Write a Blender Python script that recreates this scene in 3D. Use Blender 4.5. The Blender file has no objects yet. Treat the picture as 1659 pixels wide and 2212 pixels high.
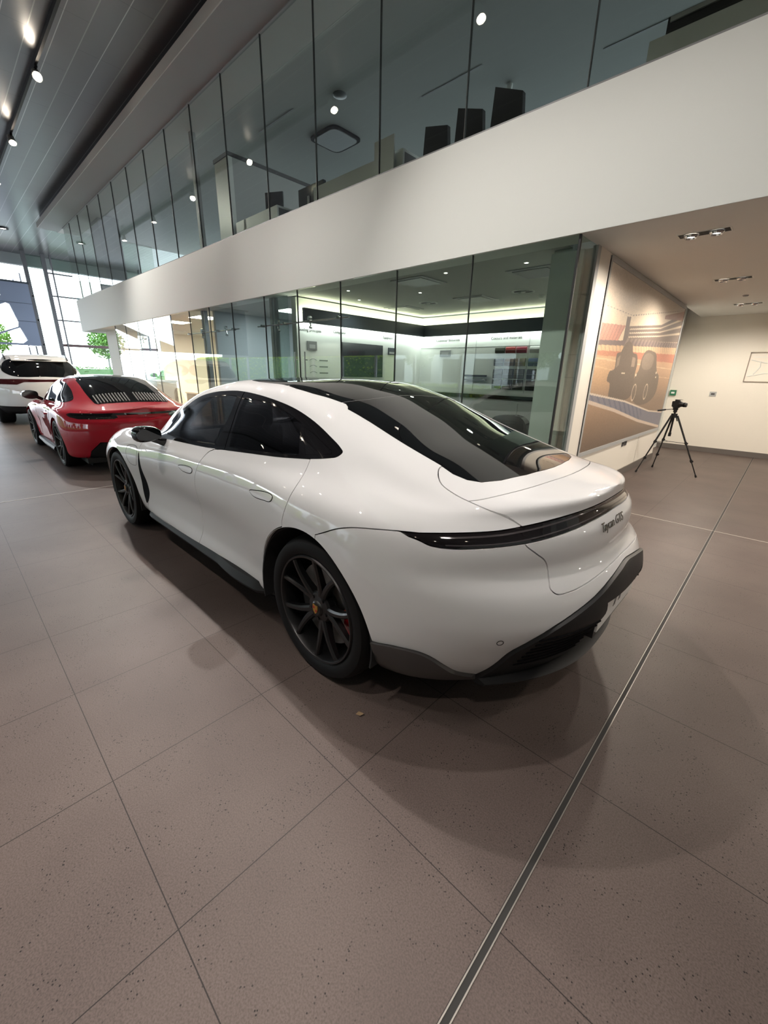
import bpy, bmesh, math, random
import numpy as np
from mathutils import Vector, Matrix
from mathutils.bvhtree import BVHTree

random.seed(7)
scene = bpy.context.scene
COL = scene.collection

# ------------------------------------------------------------------ camera
CAM_H = 1.43
F_PX = 884.84
RC = ((0.72266563, 0.69086775, 0.02135739),
      (0.23699048, -0.21863543, -0.94659076),
      (-0.64929955, 0.6891301, -0.32172939))      # world axes seen from the camera: right, down, forward
cam_data = bpy.data.cameras.new('camera')
cam = bpy.data.objects.new('camera', cam_data)
COL.objects.link(cam)
cam_data.sensor_fit = 'VERTICAL'
cam_data.sensor_height = 24.0
cam_data.lens = 24.0 * F_PX / 2212.0
cam_data.clip_start = 0.02
cam_data.clip_end = 400
_r = Vector(RC[0]); _d = Vector(RC[1]); _f = Vector(RC[2])
_m = Matrix((_r, -_d, -_f)).transposed()
cam.matrix_world = Matrix.Translation((0, 0, CAM_H)) @ _m.to_4x4()
scene.camera = cam
# ------------------------------------------------------------------ view, world, lights
vs_ = scene.view_settings
scene.display_settings.display_device = 'sRGB'
vs_.view_transform = 'Standard'; vs_.look = 'None'; vs_.gamma = 1.0; vs_.use_curve_mapping = False
vs_.exposure = 0.0
scene.cycles.max_bounces = 9
scene.cycles.diffuse_bounces = 4
scene.cycles.glossy_bounces = 5
scene.cycles.transparent_max_bounces = 32
scene.cycles.sample_clamp_indirect = 6.0
scene.cycles.caustics_reflective = False
scene.cycles.caustics_refractive = False
scene.cycles.use_denoising = True
world = bpy.data.worlds.new('world'); scene.world = world; world.use_nodes = True
_nt = world.node_tree; _bg = _nt.nodes['Background']
_tc = _nt.nodes.new('ShaderNodeTexCoord'); _sx = _nt.nodes.new('ShaderNodeSeparateXYZ'); _cr = _nt.nodes.new('ShaderNodeValToRGB')
_nt.links.new(_tc.outputs['Generated'], _sx.inputs[0]); _nt.links.new(_sx.outputs['Z'], _cr.inputs[0]); _nt.links.new(_cr.outputs[0], _bg.inputs[0])
_cr.color_ramp.elements[0].position = 0.0; _cr.color_ramp.elements[0].color = (.80, .86, .90, 1)
_cr.color_ramp.elements[1].position = 0.6; _cr.color_ramp.elements[1].color = (.72, .86, 1.0, 1)
_bg.inputs['Strength'].default_value = 11.0

def portal(loc, rot, sx, sy):
    l = bpy.data.lights.new('daylight_portal', 'AREA'); l.shape = 'RECTANGLE'; l.size = sx; l.size_y = sy
    l.cycles.is_portal = True
    o = bpy.data.objects.new('daylight_portal', l); COL.objects.link(o); o.location = loc; o.rotation_euler = rot
    return o
portal((-26.2, 1.5, 3.1), (0, math.radians(-90), 0), 6.0, 15.0)             # glazed end of the showroom
portal((-5, 12.9, 4.9), (math.radians(90), 0, math.pi), 24.0, 1.4)      # unseen opening added behind the gallery offices to brighten their ceiling
portal((-16.5, -6.1, 1.25), (math.radians(90), 0, 0), 27.0, 1.9)            # window strip behind the camera

TRACK_Y = 2.29; TRACK_Z = 5.98
TRACK_X = [2.0, -1.1, -4.2, -7.26, -10.3, -13.4, -16.4, -19.5]
TRACK_B = [(1.5, -1.6), (-1.2, -1.6), (-4.4, -1.6), (-8.8, -1.6), (-14.0, -1.6)]
SPOT_E = 310
# ------------------------------------------------------------------ helpers
def link(o, parent=None):
    COL.objects.link(o)
    if parent is not None:
        o.parent = parent
    return o

def tag(o, label=None, cat=None, group=None, kind=None):
    if label: o['label'] = label
    if cat: o['category'] = cat
    if group: o['group'] = group
    if kind: o['kind'] = kind
    return o

def empty(name, loc=(0, 0, 0), rz=0.0, label=None, cat=None, group=None):
    o = bpy.data.objects.new(name, None)
    o.location = loc
    o.rotation_euler = (0, 0, rz)
    o.empty_display_size = 0.1
    COL.objects.link(o)
    return tag(o, label, cat, group)

def mesh_obj(name, verts, faces, mat=None, parent=None, smooth=False, ang=35):
    me = bpy.data.meshes.new(name)
    me.from_pydata([tuple(v) for v in verts], [], [tuple(f) for f in faces])
    me.validate()
    if smooth:
        me.shade_smooth()
        me.set_sharp_from_angle(angle=math.radians(ang))
    if mat is not None:
        me.materials.append(mat)
    o = bpy.data.objects.new(name, me)
    return link(o, parent)

class MB:
    """collects shapes for ONE mesh"""
    def __init__(s):
        s.v = []; s.f = []; s.m = []
    def add(s, vs, fs, mi=0):
        b = len(s.v)
        s.v += [tuple(v) for v in vs]
        s.f += [tuple(i + b for i in f) for f in fs]
        s.m += [mi] * len(fs)
        return s
    def box(s, c, d, mi=0, rot=None):
        x, y, z = d[0] / 2, d[1] / 2, d[2] / 2
        vs = [Vector((i * x, j * y, k * z)) for i in (-1, 1) for j in (-1, 1) for k in (-1, 1)]
        if rot is not None:
            vs = [rot @ v for v in vs]
        vs = [v + Vector(c) for v in vs]
        fs = [(0, 1, 3, 2), (4, 6, 7, 5), (0, 4, 5, 1), (2, 3, 7, 6), (0, 2, 6, 4), (1, 5, 7, 3)]
        return s.add(vs, fs, mi)
    def bb(s, a, b, mi=0):
        return s.box([(a[i] + b[i]) / 2 for i in range(3)], [abs(b[i] - a[i]) for i in range(3)], mi)
    def prism(s, poly, axis, a, b, mi=0):
        """poly: 2D points; extruded along axis ('x','y','z') from a to b"""
        n = len(poly)
        def P(p, t):
            return {'x': (t, p[0], p[1]), 'y': (p[0], t, p[1]), 'z': (p[0], p[1], t)}[axis]
        area = sum(poly[i][0] * poly[(i + 1) % n][1] - poly[(i + 1) % n][0] * poly[i][1] for i in range(n))
        if (area > 0) == (axis == 'y'):
            poly = poly[::-1]
        if a > b: a, b = b, a
        vs = [P(p, a) for p in poly] + [P(p, b) for p in poly]
        fs = [tuple(range(n))[::-1], tuple(range(n, 2 * n))]
        fs += [(i, (i + 1) % n, n + (i + 1) % n, n + i) for i in range(n)]
        return s.add(vs, fs, mi)
    def tube(s, pts, r, n=10, mi=0, closed=False):
        pts = [Vector(p) for p in pts]
        rs = r if isinstance(r, (list, tuple)) else [r] * len(pts)
        rings = []
        up = None
        N = len(pts)
        for i, p in enumerate(pts):
            if closed:
                t = (pts[(i + 1) % N] - pts[i - 1]).normalized()
            else:
                t = (pts[min(i + 1, N - 1)] - pts[max(i - 1, 0)]).normalized()
            if up is None:
                up = t.orthogonal().normalized()
            up = (up - t * up.dot(t))
            up = up.normalized() if up.length > 1e-6 else t.orthogonal().normalized()
            w = t.cross(up)
            rings.append([p + (up * math.cos(2 * math.pi * k / n) + w * math.sin(2 * math.pi * k / n)) * rs[i] for k in range(n)])
        vs = [v for rg in rings for v in rg]
        fs = []
        for i in range(N if closed else N - 1):
            j = (i + 1) % N
            for k in range(n):
                fs.append((i * n + k, i * n + (k + 1) % n, j * n + (k + 1) % n, j * n + k))
        if not closed:
            fs.append(tuple(range(n))[::-1]); fs.append(tuple((N - 1) * n + k for k in range(n)))
        return s.add(vs, fs, mi)
    def cyl(s, a, b, r, n=16, mi=0, r2=None):
        return s.tube([a, b], [r, r if r2 is None else r2], n, mi)
    def lathe(s, prof, axis='z', origin=(0, 0, 0), n=48, mi=0, closed=False):
        """prof: list of (radius, height) ; closed: the profile is a closed loop"""
        vs = []
        for k in range(n):
            a = 2 * math.pi * k / n
            for (r, h) in prof:
                p = {'z': (r * math.cos(a), r * math.sin(a), h),
                     'y': (r * math.sin(a), h, r * math.cos(a)),
                     'x': (h, r * math.cos(a), r * math.sin(a))}[axis]
                vs.append(tuple(p[i] + origin[i] for i in range(3)))
        m = len(prof); fs = []
        for k in range(n):
            k2 = (k + 1) % n
            for i in range(m if closed else m - 1):
                j = (i + 1) % m
                fs.append((k * m + i, k2 * m + i, k2 * m + j, k * m + j))
        return s.add(vs, fs, mi)
    def build(s, name, mats, parent=None, smooth=False, ang=35, merge=None):
        if not isinstance(mats, (list, tuple)): mats = [mats]
        me = bpy.data.meshes.new(name)
        me.from_pydata(s.v, [], s.f)
        for m in mats: me.materials.append(m)
        me.polygons.foreach_set('material_index', s.m)
        if merge:
            bm = bmesh.new(); bm.from_mesh(me)
            bmesh.ops.remove_doubles(bm, verts=bm.verts, dist=merge)
            bmesh.ops.recalc_face_normals(bm, faces=bm.faces)
            bm.to_mesh(me); bm.free()
        me.validate()
        if smooth:
            me.shade_smooth(); me.set_sharp_from_angle(angle=math.radians(ang))
        o = bpy.data.objects.new(name, me)
        return link(o, parent)

def copy_tree(o, parent=None):
    c = o.copy()
    COL.objects.link(c)
    c.parent = parent
    for ch in list(o.children):
        copy_tree(ch, c)
    return c

def pchip(xs, ys):
    xs = np.asarray(xs, float); ys = np.asarray(ys, float)
    h = np.diff(xs); d = np.diff(ys) / h
    m = np.zeros_like(ys)
    for i in range(1, len(xs) - 1):
        if d[i - 1] * d[i] > 0:
            w1 = 2 * h[i] + h[i - 1]; w2 = h[i] + 2 * h[i - 1]
            m[i] = (w1 + w2) / (w1 / d[i - 1] + w2 / d[i])
    m[0] = d[0]; m[-1] = d[-1]
    def f(x):
        x = np.clip(np.asarray(x, float), xs[0], xs[-1])
        i = np.clip(np.searchsorted(xs, x, side='right') - 1, 0, len(xs) - 2)
        t = (x - xs[i]) / h[i]
        return ((2 * t**3 - 3 * t**2 + 1) * ys[i] + (t**3 - 2 * t**2 + t) * h[i] * m[i]
                + (-2 * t**3 + 3 * t**2) * ys[i + 1] + (t**3 - t**2) * h[i] * m[i + 1])
    return f

def smoothtab(xs, ys, dx=0.09):
    """pchip smoothed with a small gaussian so the surface has no kinks"""
    f = pchip(xs, ys)
    o = np.linspace(-2.2, 2.2, 15); w = np.exp(-o * o / 2); w /= w.sum()
    def g(x):
        x = np.asarray(x, float)
        return sum(wi * f(x + oi * dx) for oi, wi in zip(o, w))
    return g

def crom(P, sub, closed=False):
    """centripetal-ish Catmull-Rom through P (n,2|3) -> dense points"""
    P = np.asarray(P, float)
    n = len(P); out = []
    for i in range(n if closed else n - 1):
        p1 = P[i]; p2 = P[(i + 1) % n]
        p0 = P[i - 1] if (i > 0 or closed) else 2 * p1 - p2
        p3 = P[(i + 2) % n] if (i + 2 < n or closed) else 2 * p2 - p1
        d1 = max(np.linalg.norm(p1 - p0) ** .5, 1e-4); d2 = max(np.linalg.norm(p2 - p1) ** .5, 1e-4); d3 = max(np.linalg.norm(p3 - p2) ** .5, 1e-4)
        m1 = ((p1 - p0) / d1 - (p2 - p0) / (d1 + d2) + (p2 - p1) / d2) * d2
        m2 = ((p2 - p1) / d2 - (p3 - p1) / (d2 + d3) + (p3 - p2) / d3) * d2
        for k in range(sub):
            t = k / sub
            out.append((2 * t**3 - 3 * t**2 + 1) * p1 + (t**3 - 2 * t**2 + t) * m1 + (-2 * t**3 + 3 * t**2) * p2 + (t**3 - t**2) * m2)
    if not closed: out.append(P[-1])
    return np.array(out)

def boolean(a, b, op='DIFFERENCE', name=None, mat=None, parent=None, keep=True, smooth=True, ang=32):
    """new object = a op b (manifold solver); a and b may be objects; neither is changed"""
    a2 = bpy.data.objects.new('tmp', a.data); COL.objects.link(a2)
    bs = b if isinstance(b, (list, tuple)) else [b]
    for q in bs:
        b2 = bpy.data.objects.new('tmpb', q.data); COL.objects.link(b2)
        md = a2.modifiers.new('b', 'BOOLEAN'); md.operation = op; md.solver = 'MANIFOLD'; md.object = b2
    dg = bpy.context.evaluated_depsgraph_get(); dg.update()
    me = bpy.data.meshes.new_from_object(a2.evaluated_get(dg))
    for md in list(a2.modifiers):
        ob = md.object; a2.modifiers.remove(md); bpy.data.objects.remove(ob)
    bpy.data.objects.remove(a2)
    while len(me.materials): me.materials.pop(index=0)
    me.polygons.foreach_set('material_index', [0] * len(me.polygons))
    if mat is not None: me.materials.append(mat)
    if smooth:
        me.shade_smooth(); me.set_sharp_from_angle(angle=math.radians(ang))
    o = bpy.data.objects.new(name or 'part', me)
    if name: link(o, parent)
    return o

def solid_prism(poly, axis, a, b):
    mb = MB(); mb.prism([tuple(map(float, p)) for p in poly], axis, a, b)
    me = bpy.data.meshes.new('prism'); me.from_pydata(mb.v, [], mb.f)
    bm = bmesh.new(); bm.from_mesh(me)
    bmesh.ops.triangulate(bm, faces=[f for f in bm.faces if len(f.verts) > 4])
    bmesh.ops.recalc_face_normals(bm, faces=bm.faces)
    bm.to_mesh(me); bm.free()
    return bpy.data.objects.new('prism', me)

def offset_poly(P, d):
    """offset a closed 2D polygon outwards by d"""
    P = np.asarray(P, float); n = len(P)
    area = np.sum(P[:, 0] * np.roll(P[:, 1], -1) - np.roll(P[:, 0], -1) * P[:, 1])
    sg = 1 if area > 0 else -1
    out = []
    for i in range(n):
        a = P[i] - P[i - 1]; b = P[(i + 1) % n] - P[i]
        na = np.array([a[1], -a[0]]) / (np.linalg.norm(a) + 1e-9); nb = np.array([b[1], -b[0]]) / (np.linalg.norm(b) + 1e-9)
        m = na + nb; l = np.dot(m, m)
        m = m / max(l, .5) * 2
        out.append(P[i] + m * d * sg)
    return np.array(out)
# ------------------------------------------------------------------ materials
MATS = {}
def pbr(name, col, rough=.5, metal=0.0, coat=0.0, spec=.5, emit=None, es=0.0, coat_rough=.03):
    m = bpy.data.materials.new(name); m.use_nodes = True
    p = m.node_tree.nodes['Principled BSDF']
    p.inputs['Base Color'].default_value = (*col, 1)
    p.inputs['Roughness'].default_value = rough
    p.inputs['Metallic'].default_value = metal
    p.inputs['Specular IOR Level'].default_value = spec
    p.inputs['Coat Weight'].default_value = coat
    p.inputs['Coat Roughness'].default_value = coat_rough
    if emit:
        p.inputs['Emission Color'].default_value = (*emit, 1); p.inputs['Emission Strength'].default_value = es
    m.diffuse_color = (*col, 1)
    MATS[name] = m
    return m

def noise_bump(m, scale=40, strength=.1, dist=.002, coord='Object'):
    nt = m.node_tree; p = nt.nodes['Principled BSDF']
    tc = nt.nodes.new('ShaderNodeTexCoord'); n = nt.nodes.new('ShaderNodeTexNoise'); b = nt.nodes.new('ShaderNodeBump')
    n.inputs['Scale'].default_value = scale; n.inputs['Detail'].default_value = 4
    b.inputs['Strength'].default_value = strength; b.inputs['Distance'].default_value = dist
    nt.links.new(tc.outputs[coord], n.inputs['Vector']); nt.links.new(n.outputs['Fac'], b.inputs['Height']); nt.links.new(b.outputs['Normal'], p.inputs['Normal'])
    return m

def glass(name, tint, gloss=1.0, ior=1.45, rough=0.0):
    """thin pane: transmits straight through with a tint, mirrors by fresnel"""
    m = bpy.data.materials.new(name); m.use_nodes = True
    nt = m.node_tree
    for n in list(nt.nodes): nt.nodes.remove(n)
    tr = nt.nodes.new('ShaderNodeBsdfTransparent'); gl = nt.nodes.new('ShaderNodeBsdfGlossy')
    fr = nt.nodes.new('ShaderNodeFresnel'); mx = nt.nodes.new('ShaderNodeMixShader'); out = nt.nodes.new('ShaderNodeOutputMaterial')
    tr.inputs[0].default_value = (*tint, 1); gl.inputs['Roughness'].default_value = rough
    gl.inputs[0].default_value = (gloss, gloss, gloss, 1)
    ge = nt.nodes.new("ShaderNodeNewGeometry"); mi = nt.nodes.new("ShaderNodeMath"); mi.operation = "MULTIPLY_ADD"; mi.inputs[1].default_value = 1 / ior - ior; mi.inputs[2].default_value = ior
    nt.links.new(ge.outputs["Backfacing"], mi.inputs[0]); nt.links.new(mi.outputs[0], fr.inputs["IOR"])
    nt.links.new(fr.outputs[0], mx.inputs[0]); nt.links.new(tr.outputs[0], mx.inputs[1]); nt.links.new(gl.outputs[0], mx.inputs[2])
    nt.links.new(mx.outputs[0], out.inputs[0])
    MATS[name] = m
    return m

M_white = pbr('car_paint_white', (.80, .80, .805), .55, 0, 1.0, spec=.05, coat_rough=.0)
M_red = pbr('car_paint_red', (.46, .010, .026), .5, 0, 1.0, spec=.08, coat_rough=.0)
M_gloss_black = pbr('gloss_black', (.006, .006, .007), .06, 0, .4)
M_black = pbr('black_plastic', (.010, .010, .011), .5, spec=.35)
M_black_sat = pbr('satin_black_metal', (.005, .005, .0055), .34, .0, .08)
M_sill = pbr('sill_plastic', (.02, .02, .021), .6, spec=.3)
M_grille = pbr('grille_black', (.004, .004, .005), .8, spec=.1)
M_carbon = pbr('carbon_trim', (.05, .047, .046), .28, 0, .5)
M_tyre = noise_bump(pbr('tyre_rubber', (.0065, .0065, .007), .6, spec=.2), 300, .2, .0008)
M_inner = pbr('interior_black', (.012, .012, .013), .8)
M_seat = pbr('seat_leather', (.03, .03, .032), .5)
M_cargl = glass('tinted_window', (.62, .63, .65), 1, 1.5)
M_cargl_dark = glass('dark_rear_window', (.43, .435, .45), 1, 1.5)
M_roofgl = pbr('black_roof_glass', (.004, .004, .005), .02, 0, 0, .5)
M_cargl_solid = pbr('car_window_dark', (.006, .007, .008), .03, 0, 0, .5)
M_light = pbr('tail_light_smoked', (.012, .010, .011), .05, 0, 1.0)
M_lightred = pbr('tail_light_element', (.05, .004, .006), .2, 0, .6)
M_lightbar = pbr('light_bar_grey', (.07, .06, .065), .15, 0, .6)
M_rotor = pbr('brake_disc', (.30, .29, .28), .35, .8)
M_caliper = pbr('brake_caliper_red', (.45, .005, .012), .25, 0, .8)
M_gold = pbr('crest_gold', (.55, .33, .07), .35, .7)
M_crestred = pbr('crest_red', (.45, .02, .02), .4)
M_plate = pbr('number_plate_white', (.78, .78, .76), .4)
M_mirror = pbr('mirror_glass', (.07, .072, .075), .03, 1.0)
M_chrome = pbr('bright_metal', (.6, .6, .6), .18, 1.0)
# ------------------------------------------------------------------ car body lofts
def loft_body(T, nx=220, sub=9, inset=0.0):
    """closed half sections along x, mirrored; T is the table dict of one car.
    car frame: x to the rear (0 = rear axle), -y = near side, z up"""
    xs = T['x']; K = len(T['P'])
    fy = [smoothtab(xs, p[0], T.get('sm', .06)) for p in T['P']]
    fz = [smoothtab(xs, p[1], T.get('sm', .06)) for p in T['P']]
    xr0, xr1, rn, rm = T['rear']; xf0, xf1, fn, fm = T['front']
    xr1 -= inset; xf1 += inset
    def clus(a, b, n):          # denser towards b
        u = np.linspace(0, 1, n + 1)[1:]
        return a + (b - a) * np.sin(u * math.pi / 2)
    nE = T.get('ne', 46)
    mid = np.linspace(xf0, xr0, nx)
    X = np.concatenate([clus(xf0, xf1, nE)[::-1], mid, clus(xr0, xr1, nE)])
    rings = []
    for x in X:
        s = 1.0
        if x > xr0: s = max(1 - ((x - xr0) / (xr1 - xr0)) ** rn, 0) ** (1 / rm)
        if x < xf0: s = max(1 - ((x - xf0) / (xf1 - xf0)) ** fn, 0) ** (1 / fm)
        Q = np.array([[fy[k](x), fz[k](x)] for k in range(K)])
        Q[0, 0] = 0; Q[-1, 0] = 0
        if inset:
            Q[1:-1, 0] -= inset; Q[:, 1] = np.where(np.arange(K) < 3, Q[:, 1] + inset, Q[:, 1] - inset * np.clip((np.arange(K) - 3) / 5, 0, 1))
        # mirror the end tangents: the centre line must be smooth
        Qx = np.vstack([[-Q[1, 0], Q[1, 1]], Q, [-Q[-2, 0], Q[-2, 1]]])
        D = crom(Qx, sub)[sub:-sub]
        D[:, 0] *= max(s, 0.002)
        D[0, 0] = 0; D[-1, 0] = 0
        rings.append((x, D))
    g = T['warp_r']; wr = pchip([p[0] for p in g], [p[1] for p in g])
    g2 = T['warp_f']; wf = pchip([p[0] for p in g2], [p[1] for p in g2])
    ss = lambda t: np.clip(t, 0, 1) ** 2 * (3 - 2 * np.clip(t, 0, 1))
    V = []; M = len(rings[0][1])
    wy = T.get('post')
    for x, D in rings:
        y = D[:, 0]; z = D[:, 1]
        xx = x + wr(z) * ss((x - T['wr'][0]) / (T['wr'][1] - T['wr'][0])) + wf(z) * ss((T['wf'][0] - x) / (T['wf'][0] - T['wf'][1]))
        full = [(xx[i], -y[i], z[i]) for i in range(M)] + [(xx[i], y[i], z[i]) for i in range(M - 2, 0, -1)]
        if wy: full = [wy(*p) for p in full]
        V += full
    R = 2 * M - 2; N = len(rings); F = []
    for i in range(N - 1):
        for k in range(R):
            F.append((i * R + k, (i + 1) * R + k, (i + 1) * R + (k + 1) % R, i * R + (k + 1) % R))
    # caps
    for base, flip in ((0, False), ((N - 1) * R, True)):
        for k in range(M - 1):
            a, b = base + k, base + k + 1
            c, d = base + (R - k) % R, base + (R - k - 1) % R
            f = [a, b, d, c]
            f = list(dict.fromkeys(f))
            if len(f) >= 3: F.append(tuple(f[::-1] if flip else f))
    me = bpy.data.meshes.new('loft'); me.from_pydata(V, [], F)
    bm = bmesh.new(); bm.from_mesh(me)
    bmesh.ops.triangulate(bm, faces=[f for f in bm.faces])
    bmesh.ops.recalc_face_normals(bm, faces=bm.faces)
    bm.to_mesh(me); bm.free()
    me.shade_smooth()
    return bpy.data.objects.new('loft', me)

XS = [-3.83, -3.6, -3.3, -2.9, -2.5, -2.25, -2.0, -1.6, -1.2, -.8, -.4, -.1, .2, .5, .75, .95]
TAYCAN = dict(
    x=XS,
    P=[([0] * 16, [.2, .18, .17, .17, .17, .17, .17, .17, .17, .17, .17, .17, .17, .18, .19, .21]),
       ([.80] * 16, [.2, .18, .17, .17, .17, .17, .17, .17, .17, .17, .17, .17, .17, .18, .19, .21]),
       ([.88, .90, .90, .90, .90, .915, .92, .92, .92, .92, .92, .92, .91, .90, .88, .86], [.26, .25, .25, .25, .25, .25, .25, .25, .25, .25, .25, .25, .26, .26, .27, .28]),
       ([.90, .93, .95, .965, .945, .915, .905, .90, .90, .91, .935, .965, .965, .95, .93, .90], [.38] * 16),
       ([.90, .94, .965, .980, .955, .915, .90, .895, .90, .915, .95, .98, .983, .965, .945, .93], [.52] * 16),
       ([.86, .93, .96, .975, .955, .94, .935, .93, .93, .935, .955, .978, .978, .955, .93, .91], [.60, .62, .66, .70, .70, .69, .68, .68, .68, .69, .70, .71, .71, .70, .69, .69]),
       ([.75, .86, .90, .925, .915, .905, .905, .905, .905, .905, .917, .93, .925, .90, .875, .86], [.63, .70, .77, .825, .835, .83, .83, .84, .85, .865, .88, .885, .88, .86, .84, .83]),
       ([.65, .76, .80, .83, .84, .85, .86, .865, .865, .86, .85, .84, .83, .82, .805, .80], [.60, .70, .83, .905, .925, .915, .91, .915, .93, .955, .98, .985, .96, .925, .91, .91]),
       ([.52, .60, .64, .67, .72, .80, .785, .765, .76, .76, .76, .76, .745, .745, .755, .765], [.62, .72, .82, .885, .91, .925, 1.01, 1.09, 1.12, 1.135, 1.12, 1.075, 1.005, .955, .945, .953]),
       ([.42, .46, .50, .52, .55, .755, .715, .665, .64, .635, .64, .66, .66, .66, .68, .71], [.63, .73, .805, .86, .90, .955, 1.12, 1.265, 1.32, 1.32, 1.25, 1.15, 1.06, .993, .968, .970]),
       ([.3, .33, .36, .38, .42, .69, .64, .57, .54, .53, .535, .55, .56, .54, .50, .48], [.64, .735, .80, .855, .905, .975, 1.15, 1.31, 1.36, 1.36, 1.29, 1.19, 1.09, 1.02, .993, .982]),
       ([.16, .17, .18, .2, .22, .36, .34, .31, .28, .27, .27, .27, .27, .26, .25, .24], [.64, .735, .80, .86, .915, 1.01, 1.185, 1.335, 1.38, 1.38, 1.318, 1.228, 1.13, 1.058, 1.014, .99]),
       ([0] * 16, [.645, .735, .80, .862, .92, 1.02, 1.195, 1.345, 1.388, 1.388, 1.33, 1.242, 1.145, 1.068, 1.018, .993])],
    rear=(.1, 1.06, 2.8, 2.3), front=(-3.1, -3.86, 2.4, 2.2),
    wr=(.28, 1.0), wf=(-3.2, -3.8),
    warp_r=[(.17, -.16), (.3, -.09), (.42, -.035), (.48, -.005), (.54, .012), (.6, .003), (.66, -.02), (.71, -.062), (.74, -.078), (.80, -.07), (.85, -.075), (.89, -.10), (.93, -.12), (.98, -.115), (1.1, -.11)],
    warp_f=[(.17, .10), (.3, .02), (.5, 0.0), (.6, .05), (.7, .16), (.8, .25)],
)
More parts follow.
